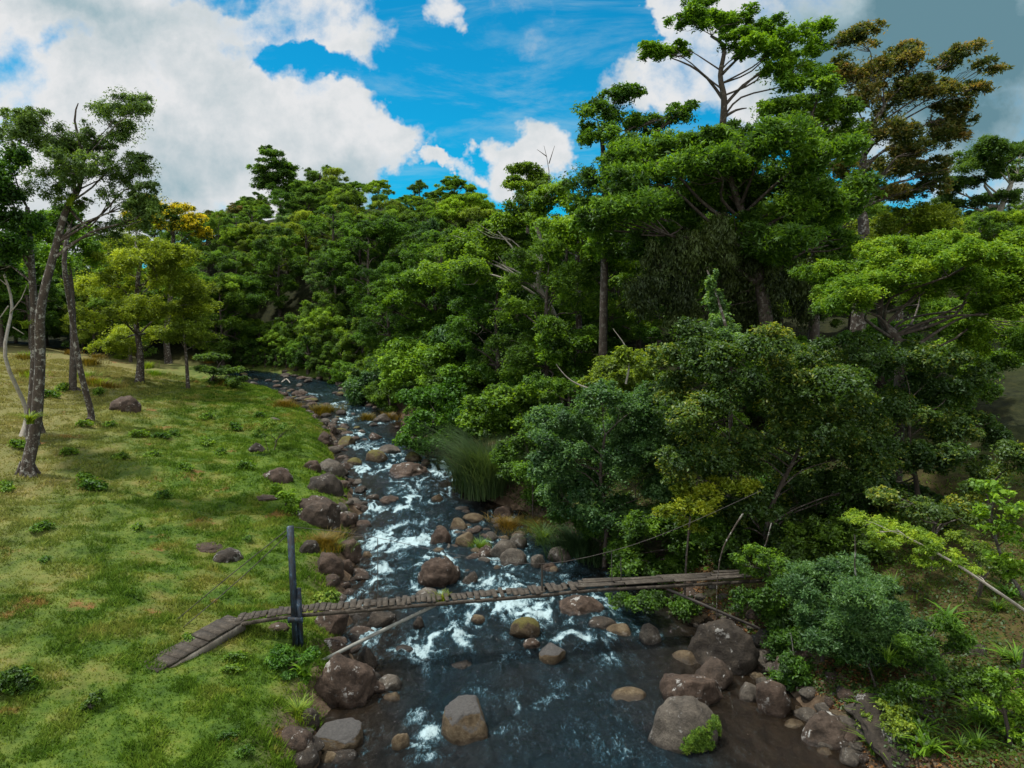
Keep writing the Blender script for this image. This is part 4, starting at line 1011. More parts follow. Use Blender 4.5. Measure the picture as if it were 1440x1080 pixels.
mc_ = [(q_ + np.array([0, -.03, .02]), np.array([.09, .08, .07])) for q_ in _sel[rm_.permutation(len(_sel))[:70]]]
Vm, Fm, Tm = crown_leaves(rm_, mc_, .045, .3, 1.0, 4, 'rosette')
link('moss_plant', mesh_np('moss_plant', Vm, Fm, [G['grass']], tint=Tm * .7), label='leafy moss plants growing on the large grey boulder', cat='moss')
shrub_px('dry twiggy bush at the clearing edge', [(1380, 780, 24, 14), (1350, 760, 20, 10), (1400, 800, 18, 10)], 19, .1, 'olive', 78, cover=.6)
shrub_px('dark understory bush beneath the bridge end', [(900, 800, 34, 24), (950, 790, 40, 24), (1000, 790, 36, 26), (880, 770, 30, 22), (940, 750, 40, 26), (1010, 750, 40, 26), (1050, 790, 34, 26)], 25, .16, 'deep', 79, cover=1.1)
shrub_px('dark understory bush right of the bridge end', [(1130, 770, 40, 24), (1180, 750, 40, 26), (1220, 760, 40, 22), (1150, 800, 36, 20), (1250, 740, 30, 20)], 23, .16, 'deep', 80, cover=1.0)


shrub_px('leafy bush filling the gap below the big bushy tree', [(900, 740, 36, 26), (945, 720, 36, 26), (1000, 715, 36, 26), (1045, 735, 36, 26), (880, 770, 30, 20), (920, 790, 30, 20)], 26.5, .16, 'forest', 101, cover=1.1)
shrub_px('dark bush behind the right bridge end', [(1060, 690, 40, 30), (1110, 710, 40, 30), (1160, 700, 40, 30), (1200, 730, 36, 26), (1100, 760, 40, 26), (1230, 700, 36, 24)], 27, .17, 'deep', 102, cover=1.1)
shrub_px('leafy bush in the shade left of the bridge end boulders', [(870, 850, 24, 16), (900, 845, 28, 18), (935, 850, 26, 18), (965, 860, 24, 16)], 22.8, .13, 'deep', 103, cover=.9)
shrub_px('shaded leafy bush behind the largest dark boulder', [(1080, 860, 24, 24), (1100, 890, 24, 22), (1090, 830, 24, 20), (1050, 850, 24, 18), (1110, 930, 20, 18)], 19.5, .12, 'deep', 104, cover=1.0)


shrub_px('green bushes closing the clearing behind the olive bushy tree', [(1330, 560, 40, 26), (1380, 540, 36, 24), (1310, 500, 40, 22), (1400, 510, 34, 20), (1350, 480, 40, 20)], 33, .2, 'forest', 106, cover=1.3)
shrub_px('leafy bush standing on the slope right of the rounded shrub', [(1290, 720, 36, 18), (1330, 735, 36, 18), (1260, 700, 30, 16), (1370, 720, 30, 16)], 20.5, .13, 'mixed', 107, cover=1.2)
shrub_px('scrubby bush at the right edge of the slope', [(1400, 670, 34, 20), (1435, 650, 34, 20), (1380, 690, 26, 14)], 22, .14, 'mixed', 108, cover=1.1)
shrub_px('tangled low bush behind the broad dark outcrop', [(1230, 985, 30, 16), (1265, 975, 30, 16), (1300, 970, 26, 14), (1340, 960, 28, 14), (1375, 955, 24, 14)], 15.2, .10, 'forest', 109, cover=1.4)
shrub_px('dark leafy bush between the reeds and the blue green tree', [(715, 640, 26, 20), (740, 625, 28, 22), (755, 665, 28, 22), (730, 670, 24, 18), (770, 690, 26, 18), (790, 720, 26, 16), (745, 700, 20, 14)], 32, .17, 'deep', 110, cover=1.3)
shrub_px('dark green bush hanging over the bar below the blue green tree', [(830, 745, 28, 18), (860, 760, 28, 18), (800, 735, 24, 14), (885, 750, 28, 18)], 27.5, .15, 'deep', 111, cover=1.2)
shrub_px('hanging leaves covering the right end of the bridge', [(1090, 790, 24, 14), (1112, 806, 26, 16), (1072, 778, 20, 10), (1130, 822, 24, 14), (1100, 822, 18, 10), (1060, 800, 18, 9), (1080, 812, 16, 8), (1040, 788, 14, 7)], 20.0, .12, 'forest', 105, cover=1.5)


def blades(rng, n, rad, h, w, bend=.5, seg=4):
    a = rng.uniform(0, 6.283, n); r = rad * np.minimum(1.5, np.abs(rng.normal(0, .55, n)) * (1 + .5 * np.sin(a * 3 + n)))
    b = np.stack([r * np.cos(a), r * np.sin(a), np.zeros(n)], -1)
    d = np.stack([np.cos(a + rng.normal(0, .6, n)), np.sin(a + rng.normal(0, .6, n)), np.zeros(n)], -1)
    hh = h * rng.uniform(.35, 1.1, n); bd = bend * rng.uniform(.4, 1.4, n) * hh
    side = np.stack([-d[:, 1], d[:, 0], np.zeros(n)], -1)
    rows = []
    for k in range(seg + 1):
        tt = k / seg
        c = b + d * (bd * tt ** 2.2)[:, None]; c[:, 2] += hh * (tt - .32 * bend * tt ** 3)
        ww = w * (1 - tt * .92) * rng.uniform(.9, 1.1, n)
        rows.append(c - side * ww[:, None]); rows.append(c + side * ww[:, None])
    V = np.stack(rows, 1)                                     # n, 2(seg+1), 3
    m = 2 * (seg + 1)
    base = (np.arange(n) * m)[:, None]
    Fq = np.concatenate([base + np.array([[2 * k, 2 * k + 1, 2 * k + 3, 2 * k + 2]]) for k in range(seg)], 0)
    ti = np.tile(np.clip(rng.normal(.5, .22, n), 0, 1), seg)
    return V.reshape(-1, 3), Fq, ti


def clump(px, py, n, rad, h, w, mat, label, seed, bend=.5, cat='grass clump', name='grass_clump', group=None, P=None):
    on = P is not None; P = P if on else ground(px, py); rng = np.random.default_rng(seed)
    V, Fq, ti = blades(rng, n, rad, h, w, bend)
    link(name, mesh_np('blades', V, Fq, [G[mat]], tint=ti), loc=P if on else (P[0], P[1] + rad * .6, float(surf(P[0], P[1] + rad * .6)) - .03), label=label, cat=cat, group=group)


clump(688, 705, 3400, 1.45, 3.8, .02, 'reed', 'tall dark green reed clump at the edge of the rapids', 81, .8, 'reeds', 'reed_clump')
clump(655, 690, 900, .6, 2.1, .02, 'reed', 'lower reed tuft at the left foot of the tall reed clump', 82, .6, 'reeds', 'reed_clump')
clump(815, 790, 1500, .9, 1.5, .02, 'reed', 'green reed clump on the shore right of the stony bar', 83, .7, 'reeds', 'reed_clump')
clump(765, 765, 260, .3, 1.3, .016, 'grey', 'pale arching reed leaves at the back of the stony bar', 84, 1.1, 'reeds', 'reed_clump')
clump(450, 770, 1500, .8, .5, .012, 'drygrass', 'golden green grass mound on the shore right of the post', 85, .8)
clump(470, 775, 900, .5, .45, .012, 'grass', 'green grass mound touching the golden grass mound', 86, .8)
clump(715, 745, 1100, 1.0, .45, .012, 'drygrass', 'dry golden grass at the back of the stony bar', 87, .9)
clump(755, 745, 900, .8, .5, .012, 'drygrass', 'rusty dry grass under the blue green tree', 88, .9)
clump(675, 775, 500, .35, .5, .012, 'grass', 'small green grass tuft inside the stony bar', 89, .7)
clump(545, 592, 700, .7, .8, .02, 'drygrass', 'orange dry grass on the grey slab at the upper shore', 90, .6)
clump(514, 592, 600, .7, .7, .02, 'drygrass', 'golden grass tuft by the upper rapids', 91, .6)
clump(452, 582, 1200, 1.3, .9, .022, 'drygrass', 'olive grass island in the upstream shallows', 92, .7)
clump(395, 572, 800, 1.2, .7, .022, 'drygrass', 'low olive grass patch in the upstream shallows', 93, .7)
clump(414, 1008, 500, .35, .35, .01, 'grass', 'long grass beside the biggest brown boulder', 94, .7)
clump(575, 668, 260, .4, .3, .012, 'grass', 'grass tuft growing on the flat brown boulder midstream', 96, .7, P=W(580, 655, 45.0))
clump(620, 845, 200, .25, .35, .012, 'lime', 'yellow green weeds sprouting at the bridge edge by the rounded boulder', 97, .6, P=W(620, 846, 19.45))

rq = np.random.default_rng(98)
for k_ in range(26):
    px, py = rq.uniform(5, 330), rq.uniform(497, 548)
    clump(px, py, 420, rq.uniform(.7, 1.3), rq.uniform(.6, 1.1), .03, rq.choice(['drygrass', 'drygrass', 'olive', 'grass']), 'rough brownish bracken clump on the rising slope behind the meadow', 300 + k_, .7, 'bracken', 'bracken_clump', 'bracken clumps on the rising slope')

# weeds in the meadow
rw = np.random.default_rng(99)
Vw, Fw, Tw = crown_leaves(rw, [((0, 0, .18), (.34, .3, .22)), ((.25, .1, .14), (.25, .22, .16)), ((-.22, .05, .12), (.22, .2, .15))], .11, .5, 1.1, 9)
weed_me = mesh_np('weed', Vw, Fw, [G['forest']], tint=Tw)
for px, py, s_ in [(292, 590, 1), (365, 588, .9), (118, 600, .9), (156, 600, .8), (97, 640, .8), (195, 615, 1.1), (225, 618, 1.2), (245, 612, .9), (215, 642, .8), (120, 682, 1), (130, 690, 1.1), (25, 630, 1), (8, 690, .8), (195, 745, .6), (60, 745, .7), (290, 625, 1), (310, 640, .8), (345, 660, .9), (260, 660, .8), (230, 700, .7), (330, 605, 1), (70, 560, 1.2), (90, 550, 1.3), (140, 555, 1.1), (65, 790, .5), (265, 905, .5), (325, 945, .5), (330, 930, .55), (350, 760, .5), (170, 645, .8), (320, 1040, .4), (345, 1060, .35)]:
    P = ground(px, py)
    s_ = s_ * 1.3
    link('weed_plant', weed_me, loc=(P[0], P[1], float(height(P[0], P[1]))), rot=(0, 0, rw.uniform(0, 6)), scale=(s_, s_, s_ * rw.uniform(.7, 1.1)), label='small dark green weed tuft in the open meadow grass', cat='weed', group='weed tufts in the meadow')

rs_ = np.random.default_rng(97)
Vs, Fs_, Ts_ = blades(rs_, 26, .05, .62, .055, 1.1)
plant_me = mesh_np('leafy_plant', Vs, Fs_, [G['bright']], tint=Ts_)
Vs, Fs_, Ts_ = blades(rs_, 60, .08, .55, .022, 1.0)
fern_me = mesh_np('fern', Vs, Fs_, [G['forest']], tint=Ts_)
for k_ in range(34):
    P = ground(rs_.uniform(1215, 1436), rs_.uniform(800, 1070))
    fern = k_ % 3 == 0
    link('fern' if fern else 'leafy_plant', fern_me if fern else plant_me, loc=(P[0], P[1], float(height(P[0], P[1]))), rot=(0, 0, rs_.uniform(0, 6)), scale=[rs_.uniform(.55, 1.15)] * 3,
         label='dark fern on the right bank slope' if fern else 'broad leaved plant on the right bank slope', cat='fern' if fern else 'plant', group='ferns on the right slope' if fern else 'broad leaved plants on the right slope')

# ground cover of the right bank (stuff)
ru = np.random.default_rng(55)
nu = 70000
yu = 11.5 + 26 * ru.random(nu) ** 1.3; xu = xr(yu) + .45 + ru.random(nu) ** 1.2 * 16
ku = (fbm(xu * .7, yu * .7, seed=71) + ru.normal(0, .06, nu) > .49) & (xu < .8 * yu + 2)
xu, yu = xu[ku], yu[ku]; nu = len(xu)
hu = ru.random(nu) * (.12 + .75 * sstep(.5, .7, fbm(xu * .8, yu * .8, seed=72)))
Cu = np.stack([xu, yu, height(xu, yu) + hu + .03], -1)
Vu, Fu = leaf_quads(ru, Cu, unit(np.array([0, 0, 1.]) + ru.normal(0, .45, (nu, 3))), rdir(ru, nu), .10, .5)
tu = np.clip(fbm(xu * 1.2, yu * 1.2, seed=73) * 1.6 - .3 + ru.normal(0, .15, nu), 0, 1)
link('undergrowth', mesh_np('undergrowth', Vu, Fu, [G['mixed']], tint=tu * .6), kind='stuff', label='leafy ground cover on the right bank slope', cat='undergrowth')
rl_ = np.random.default_rng(56); nl = 16000
yl_ = 13 + 14 * rl_.random(nl); xl_ = xr(yl_) + rl_.normal(.9, .9, nl)
kl = (fbm(xl_ * 1.1, yl_ * 1.1, seed=75) > .46) & (xl_ > xr(yl_) - .1); xl_, yl_ = xl_[kl], yl_[kl]; nl = len(xl_)
Cl = np.stack([xl_, yl_, height(xl_, yl_) + rl_.uniform(.01, .05, nl)], -1)
Vl, Fl = leaf_quads(rl_, Cl, unit(np.array([0, 0, 1.]) + rl_.normal(0, .3, (nl, 3))), rdir(rl_, nl), .085, .5)
G['litter'] = leaf_mat('leaf_litter', [(0, (.03, .015, .008)), (.5, (.13, .055, .02)), (1, (.26, .13, .045))], trans=.1, vary=0)
link('fallen_leaves', mesh_np('fallen_leaves', Vl, Fl, [G['litter']], tint=rl_.random(nl)), kind='stuff', label='orange brown fallen leaves on the right shore', cat='leaf litter')

# ------------------------------------------------------------------ the wood: prototypes then copies


def proto(seed, H, Rr, shape, mat, leaf, aspect=.5, mode='broad', ncl=20, cover=1.3, bark=BARKD, flat=1.0, crown0=.08):
    rng = np.random.default_rng(seed)
    cls = []
    for i in range(ncl):
        a = i * 2.4 + rng.uniform(-.4, .4)
        tt = (i + .5) / ncl
        if shape == 'round':
            ph = math.acos(1 - 1.85 * tt); rr = Rr * math.sin(ph) * .8 * rng.uniform(.7, 1.1); z = H * (crown0 + (1 - crown0) * .5) + H * (1 - crown0) * .44 * math.cos(ph) + rng.uniform(-.5, .5)
        elif shape == 'umbrella':
            rr = Rr * math.sqrt(tt) * .85; z = H * (.92 - .22 * tt ** 1.6) + rng.uniform(-.5, .3)
        else:
            z = H * (.25 + .7 * (1 - tt)); rr = Rr * (.25 + .6 * math.sin(math.pi * min(1, tt * .9 + .1)))
        k = rng.uniform(.30, .48) * Rr
        cls.append((np.array([rr * math.cos(a), rr * math.sin(a), z]), (k, k, k * (.42 if shape == 'umbrella' else .62))))
    if shape == 'umbrella':
        for i in range(7):
            a = i * 2.4; k = rng.uniform(.24, .36) * Rr
            cls.append((np.array([rng.uniform(.2, .6) * Rr * math.cos(a), rng.uniform(.2, .6) * Rr * math.sin(a), H * rng.uniform(.12, .6)]), (k, k, k * .7)))
    tb = Tubes()
    skeleton(tb, [(0, 0, -1), (.1, .05, H * .3), (-.1, .15, H * .6), (.05, 0, H * .86)], .26, .1, cls, rng, sides=6, twigs=2)
    V, Fq, ti = crown_leaves(rng, split(rng, cls, 3), leaf * .60, aspect, cover * 1.05, 8, mode, flat, maxn=4200, prad=.42)
    return tb.mesh('trunk', [bark]), mesh_np('crown', V, Fq, [G[mat]], tint=ti), H


PRO = {
    'round': [proto(201, 13, 4.6, 'round', 'forest', .32), proto(202, 12, 4.2, 'round', 'forest', .32, mode='rosette', aspect=.34)],
    'deep': [proto(203, 13, 4.4, 'round', 'deep', .33), proto(204, 12, 4.8, 'umbrella', 'deep', .33)],
    'umbrella': [proto(205, 12.5, 5.2, 'umbrella', 'bright', .30, mode='layer'), proto(206, 11.5, 5.0, 'umbrella', 'forest', .30, mode='layer')],
    'tall': [proto(207, 16, 3.2, 'tall', 'deep', .33), proto(208, 15, 3.4, 'tall', 'forest', .33)],
    'olive': [proto(209, 11, 4.2, 'round', 'olive', .30)],
    'bronze': [proto(210, 12, 4.0, 'round', 'brown', .32)],
    'blue': [proto(211, 10, 4.4, 'round', 'blue', .32, crown0=.2)],
    'thin': [proto(212, 12, 2.4, 'umbrella', 'forest', .28, ncl=7, bark=BARKP)],
    'bush': [proto(213, 5, 3.2, 'round', 'forest', .28, crown0=.05, ncl=12), proto(214, 4.5, 3.2, 'round', 'bright', .28, crown0=.05, ncl=12), proto(215, 5, 3.0, 'round', 'deep', .28, crown0=.05, ncl=12)],
}
WORDS = {'round': 'rounded mid green', 'deep': 'dark green', 'umbrella': 'flat topped bright green', 'tall': 'narrow tall dark', 'olive': 'olive green', 'bronze': 'bronze brown', 'blue': 'blue green', 'thin': 'thin stemmed', 'bush': 'low leafy'}


TL = ([0, 130, 200, 290, 340, 370, 430, 450, 500, 540, 600, 650, 700, 730, 760, 800, 850, 900, 1180, 1250, 1440],
      [310, 335, 305, 296, 286, 268, 252, 244, 250, 268, 272, 262, 280, 292, 296, 288, 262, 250, 250, 296, 285])


def plant(kind, x, y, scale, where, group, name='wood_tree', cat='tree', sz=1.0, rs=None, label=None):
    rs = rs or RF
    tm, cm, H = PRO[kind][rs.integers(len(PRO[kind]))]
    z = float(height(x, y)) - .1
    px = 720 + F * x / (y * cp)
    lim = W(px, np.interp(px, *TL) + rs.uniform(0, 14), y)[2]
    hmax = lim - z
    if kind != 'bush' and H * scale * sz * 1.04 > hmax:
        if hmax < H * .42: return
        f_ = hmax / (H * scale * sz * 1.04); scale *= max(f_, .72); sz *= f_ / max(f_, .72)
    noun = 'bush' if kind == 'bush' else 'tree'
    root = link(name, None, loc=(x, y, z), rot=(0, 0, rs.uniform(0, 6.283)), scale=(scale, scale, scale * sz), label=label or f'{WORDS[kind]} {noun} {where}', cat=cat, group=group)
    link('trunk', tm, root); link('crown', cm, root)


RF = np.random.default_rng(314); RG = np.random.default_rng(315)
KINDS = ['round', 'deep', 'umbrella', 'tall', 'olive', 'bronze', 'blue']
# far hillside
step = 6.7
for gy_ in np.arange(90, 150, step * .8):
    for gx_ in np.arange(-112, 92, step):
        x = gx_ + RF.uniform(-2.6, 2.6); y = gy_ + RF.uniform(-2.4, 2.4)
        if x < -0.79 * y - 6: continue
        if xl(y) - 1.5 < x < xr(y) + 1.5 and y < 89: continue
        if x > 12 and y > 112: continue
        if x > .74 * y + 4: continue
        if x < -62 and y > 128: continue
        k = RF.choice(KINDS, p=[.36, .24, .18, .08, .07, .01, .06])
        plant(k, x, y, RF.uniform(.62, 1.0), 'in the dense wood on the far hillside', 'trees of the far hillside')
# right bank wood between river and hill
for gy_ in np.arange(44, 90, 6.2):
    for gx_ in np.arange(-58, 62, 6.2):
        x = gx_ + RF.uniform(-2.2, 2.2); y = gy_ + RF.uniform(-2, 2)
        if x < xr(y) + 2.6 or x < -.6 * y or x > .75 * y + 8: continue
        if x > 12 and y < 52: continue
        if 22 < x and y < 66: continue
        k = RF.choice(KINDS, p=[.32, .26, .18, .10, .04, .0, .10])
        plant(k, x, y, RF.uniform(.72, 1.0), 'in the wood climbing from the right bank', 'trees of the right bank wood')
# bushes along the right river edge and the far bank
for y in np.arange(46, 92, 2.6):
    for q in range(2):
        x = xr(y) + 1.8 + q * 3.2 + RF.uniform(-.6, 1.0)
        plant('bush', x, y + RF.uniform(-1, 1), RF.uniform(.6, .95), 'along the right bank edge upstream', 'bushes along the upstream bank', 'wood_bush', 'bush')
for x in np.arange(-60, -20, 3.4):
    y = float(np.interp(-x, [20, 34, 50, 60], [84, 90, 101, 108])) + RF.uniform(-1, 2)
    plant('bush', x, y, RF.uniform(.7, 1.0), 'below the far hillside at the river bend', 'bushes at the river bend', 'wood_bush', 'bush')
for x in np.arange(-38, -10, 1.7):
    plant('bush', x, float(np.interp(x, _XR[::-1], _Y[::-1])) - .8 + RF.uniform(-.4, .5), RF.uniform(.5, .8), 'below the far hillside at the river bend', 'bushes at the river bend', 'wood_bush', 'bush')
for (x, y, s_) in [(-33, 96, .8), (-37, 100, .85), (-29, 95, .75), (-40, 97, .8), (-34, 103, .9)]:
    plant('round', x, y, s_, 'in the dense wood on the far hillside', 'trees of the far hillside', rs=RG)
for (x, y) in [(-33, 89.3), (-31.2, 88.6), (-29.6, 87.7), (-28, 86.9), (-26.4, 85.6), (-25, 84.8), (-23.4, 83.9), (-35, 90.5), (-22, 82.8), (-37.5, 92)]:
    plant('bush', x, y - .3, .42, 'below the far hillside at the river bend', 'bushes at the river bend', 'bend_bush', 'bush', rs=RG)
# trees behind the left meadow
for gx_ in np.arange(-86, -38, 5.5):
    for gy_ in (80, 87, 95):
        x = gx_ + RF.uniform(-2, 2); y = gy_ + RF.uniform(-2, 2)
        if x > xl(y) - 6 or x < -.79 * y - 8: continue
        k = RF.choice(['round', 'deep', 'umbrella', 'olive'], p=[.3, .4, .15, .15])
        plant(k, x, y, RF.uniform(.7, .95), 'in the wood behind the left meadow', 'trees behind the left meadow')
# right side behind the clearing
for (x, y, s_, k) in [(34, 60, .8, 'deep'), (42, 64, .8, 'round'), (27, 56, .75, 'deep'), (48, 72, .9, 'deep'), (38, 72, .9, 'round'), (30, 70, .9, 'deep'), (22, 58, .8, 'tall'), (54, 82, 1.0, 'round'), (46, 86, 1, 'deep'), (60, 92, 1, 'deep'), (52, 96, 1, 'round'), (58, 84, .9, 'deep'), (64, 88, .9, 'round'), (50, 80, .9, 'tall'), (68, 95, 1, 'deep'), (44, 78, .9, 'olive'), (62, 80, .8, 'round'), (56, 75, .7, 'deep'), (74, 98, 1, 'round'), (40, 80, .9, 'deep'), (66, 102, 1, 'deep'), (80, 104, 1, 'round'), (48, 66, .7, 'round'), (52, 70, .75, 'olive'), (36, 66, .7, 'deep')]:
    plant(k, x, y, s_, 'behind the clearing on the right', 'trees behind the right clearing')
for (x, y, s_) in [(15, 34, .8), (19, 36, .8), (12, 36, .8), (9, 34, .75), (6, 36, .8), (3, 37, .8), (16, 40, .9), (10, 41, .9), (5, 42, .9), (22, 41, .8)]:
    plant('bush', x, y, s_, 'in the dark understory below the broad dark tree', 'understory bushes of the right bank', 'wood_bush', 'bush')


def skyline(kind, px, top_py, Y, label, sc=1.0, group=None):
    P = W(px, top_py, Y); zb = float(height(P[0], Y))
    tm, cm, H = PRO[kind][0]
    s_ = max(.4, (P[2] - zb) / H / 1.03)
    root = link('skyline_tree', None, loc=(P[0], Y, zb - .1), rot=(0, 0, px * .1), scale=(s_ * sc, s_ * sc, s_), label=label, cat='tree', group=group)
    link('trunk', tm, root); link('crown', cm, root)


px_tree('skyline_tree', 'tall dark tree standing highest on the hill crest', 'tree', None, 138, [(403, 330), (403, 300), (402, 262)], .5, .25, [(380, 222, 20, 8), (365, 238, 15, 7), (398, 234, 18, 8), (385, 252, 28, 9), (395, 270, 20, 8), (372, 262, 18, 7), (408, 252, 12, 7), (378, 212, 12, 5)], .42, seed=91, bark=BARKD, mat='deep', cover=1.2)
skyline('round', 450, 228, 134, 'rounded green tree on the crest right of the tallest dark tree')
skyline('olive', 470, 236, 130, 'olive crowned tree beside the rounded crest tree')
skyline('round', 425, 250, 128, 'green tree on the crest under the tallest dark tree')
skyline('bronze', 330, 282, 130, 'light brown leaved tree on the left hill shoulder')
skyline('bronze', 290, 292, 122, 'rusty brown tree at the left end of the hill crest')
skyline('round', 345, 272, 136, 'green tree left of the tallest dark tree on the crest')
skyline('umbrella', 532, 250, 120, 'flat topped tree on the open crest gap', .8)
skyline('round', 590, 248, 120, 'rounded tree right of the crest gap', .9)
skyline('umbrella', 640, 246, 118, 'flat crowned tree on the crest right of the gap')
skyline('umbrella', 655, 268, 92, 'bright flat topped tree on the crest before the small cloud', 1.0)
for q_ in [(1262, 288, 'round'), (1300, 292, 'deep'), (1335, 284, 'round'), (1372, 290, 'deep'), (1408, 282, 'round'), (1440, 276, 'deep'), (1235, 285, 'deep'), (1200, 280, 'round')]:
    skyline(q_[2], q_[0], q_[1], 96, 'green tree on the right skyline beneath the pale branched tree', 1.0, 'trees of the right skyline')
skyline('round', 610, 285, 96, 'bright rounded tree below the crest gap')

# ------------------------------------------------------------------ bridge
mwood, t, out = new_mat('old_wood')
tc = t.node('ShaderNodeTexCoord')
n1 = t.noise(tc.outputs['Object'], 5, 7, .7); n2 = t.noise(tc.outputs['Object'], 22, 4, .7)
c = t.ramp(t.math('ADD', t.math('MULTIPLY', n1, .6), t.math('MULTIPLY', n2, .4)), [(.32, (.014, .011, .009)), (.5, (.046, .037, .027)), (.68, (.115, .098, .078))])
c = t.mix(t.smooth(t.math('ADD', t.math('MULTIPLY', n2, .6), t.math('MULTIPLY', n1, .4)), .6, .68), c, (.34, .33, .30))
p = t.node('ShaderNodeBsdfPrincipled'); t.l.new(c, p.inputs['Base Color']); p.inputs['Roughness'].default_value = .9
bp = t.node('ShaderNodeBump'); bp.inputs['Strength'].default_value = .5; bp.inputs['Distance'].default_value = .02; t.l.new(n2, bp.inputs['Height']); t.l.new(bp.outputs[0], p.inputs['Normal'])
t.l.new(p.outputs[0], out.inputs[0])


def simple_mat(name, stops, scale=6, rough=.7, metal=0.0):
    m, t, out = new_mat(name)
    tc = t.node('ShaderNodeTexCoord')
    mp = t.node('ShaderNodeMapping'); mp.inputs['Scale'].default_value = (1, 1, .4); t.l.new(tc.outputs['Object'], mp.inputs[0])
    c = t.ramp(t.noise(mp.outputs[0], scale, 8, .75), stops)
    p = t.node('ShaderNodeBsdfPrincipled'); t.l.new(c, p.inputs['Base Color']); p.inputs['Roughness'].default_value = rough; p.inputs['Metallic'].default_value = metal
    t.l.new(p.outputs[0], out.inputs[0])
    return m


MPOST = simple_mat('post_flaking_blue', [(.42, (.008, .009, .011)), (.52, (.012, .022, .036)), (.60, (.022, .055, .095)), (.68, (.26, .30, .32))], 7)
MPIPE = simple_mat('pipe_grey', [(.3, (.11, .115, .10)), (.6, (.21, .22, .20)), (.75, (.09, .07, .05))], 5)
MCABLE = simple_mat('cable_rust', [(.3, (.03, .026, .024)), (.7, (.08, .07, .062))], 5)
MCONC = simple_mat('concrete_weathered', [(.3, (.06, .05, .04)), (.5, (.15, .13, .105)), (.7, (.28, .26, .22))], 4, .95)


class Boxes:
    def __init__(s): s.V = []; s.F = []; s.n = 0

    def box(s, c, ax, ay, az, h):
        """centre, three unit axes, half sizes; edges chamfered by jitter"""
        ax, ay, az = [unit(np.asarray(a, float)) for a in (ax, ay, az)]
        vs = [np.asarray(c) + ax * h[0] * i + ay * h[1] * j + az * h[2] * k for i in (-1, 1) for j in (-1, 1) for k in (-1, 1)]
        s.V.append(np.array(vs) + RB.normal(0, .004, (8, 3)))
        f = np.array([[0, 1, 3, 2], [4, 6, 7, 5], [0, 4, 5, 1], [2, 3, 7, 6], [0, 2, 6, 4], [1, 5, 7, 3]]) + s.n
        s.F.append(f); s.n += 8

    def build(s, name, mat, parent, base):
        return link(name, mesh_np(name, np.concatenate(s.V) - base, np.concatenate(s.F), [mat]), parent)


RB = np.random.default_rng(5)
DECK = [(332, 869, 18.5), (411, 857, 18.7), (520, 848, 19.0), (640, 838, 19.4), (760, 829, 19.85), (820, 822, 20.1), (930, 816, 20.5), (1000, 812, 20.75), (1110, 806, 21.15)]
dp = np.array([W(*q) for q in DECK])
seg = np.concatenate([[0], np.cumsum(np.linalg.norm(np.diff(dp, axis=0), axis=1))])
LEN = seg[-1]
def deck_at(s): return np.array([np.interp(s, seg, dp[:, a]) for a in range(3)])
pbase = ground(414, 912); pbase[1] = 18.5; pbase[2] = float(height(pbase[0], 18.5))
bridge = link('footbridge', None, loc=pbase, label='old narrow wooden suspension footbridge crossing the river', cat='footbridge')
UP = np.array([0, 0, 1.0])
bx = Boxes(); s = .05; s_split = seg[5]
while s < s_split:
    w = RB.uniform(.10, .17); a = deck_at(s + w / 2); tdir = unit(deck_at(s + .3) - deck_at(max(0, s - .3))); sd = unit(np.cross(tdir, UP))
    sd = unit(sd + tdir * RB.normal(0, .05) + UP * RB.normal(0, .02))
    bx.box(a + sd * RB.normal(0, .02) + UP * RB.normal(0, .012), tdir + UP * RB.normal(0, .06), sd, np.cross(sd, tdir), (w / 2, .27 + RB.uniform(-.09, .07), .018))
    s += w + RB.choice([.015, .02, .035, .09], p=[.4, .3, .2, .1])
for lane in range(4):
    s = s_split + .02 - .1 * lane
    while s < LEN - .3:
        L = RB.uniform(.9, 1.9); a, b = deck_at(s), deck_at(min(LEN, s + L)); tdir = unit(b - a); sd = unit(np.cross(tdir, UP))
        bx.box((a + b) / 2 + sd * (-.22 + lane * .15 + RB.normal(0, .01)) + UP * (.05 + RB.normal(0, .012)), tdir + UP * RB.normal(0, .015), sd, UP, (np.linalg.norm(b - a) / 2 - .02, .068, .014))
        s += L
bx.build('deck', mwood, bridge, pbase)
for off in (-.26, .26):
    bx = Boxes()
    for i in range(int(LEN / .6)):
        a, b = deck_at(i * .6), deck_at((i + 1) * .6); tdir = unit(b - a); sd = unit(np.cross(tdir, UP))
        bx.box((a + b) / 2 + sd * off - UP * .085, tdir, sd, UP, (np.linalg.norm(b - a) / 2 + .01, .03, .045))
    bx.build('beam', mwood, bridge, pbase)
# ramp with steps
r0, r1 = deck_at(0), ground(208, 942)
bx = Boxes(); rt = unit(r1 - r0); rl = np.linalg.norm(r1 - r0); sd = unit(np.cross(rt, UP)); nst = 9
for i in range(nst):
    c_ = r0 + (r1 - r0) * (i + .5) / nst
    bx.box(c_ + UP * (.01 + RB.normal(0, .01)), rt * [1, 1, .35], sd, UP, (rl / nst / 2 * .97, .36 + RB.uniform(-.03, .03), .03))
bx.build('steps', mwood, bridge, pbase)
bx = Boxes()
for off in (-.30, .30):
    bx.box(r0 + (r1 - r0) * .5 + sd * off - UP * .15, rt, sd, np.cross(sd, rt), (rl / 2, .045, .11))
bx.build('ramp_stringer', MCONC, bridge, pbase)
q = r0 + (r1 - r0) * .42; gz = float(height(q[0], q[1]))
tb = Tubes(); tb.tube([np.array([q[0], q[1], gz - .1]) - pbase, q - UP * .1 - pbase], [.05, .05], 6, sub=1)
link('ramp_leg', tb.mesh('ramp_leg', [MCONC]), bridge)
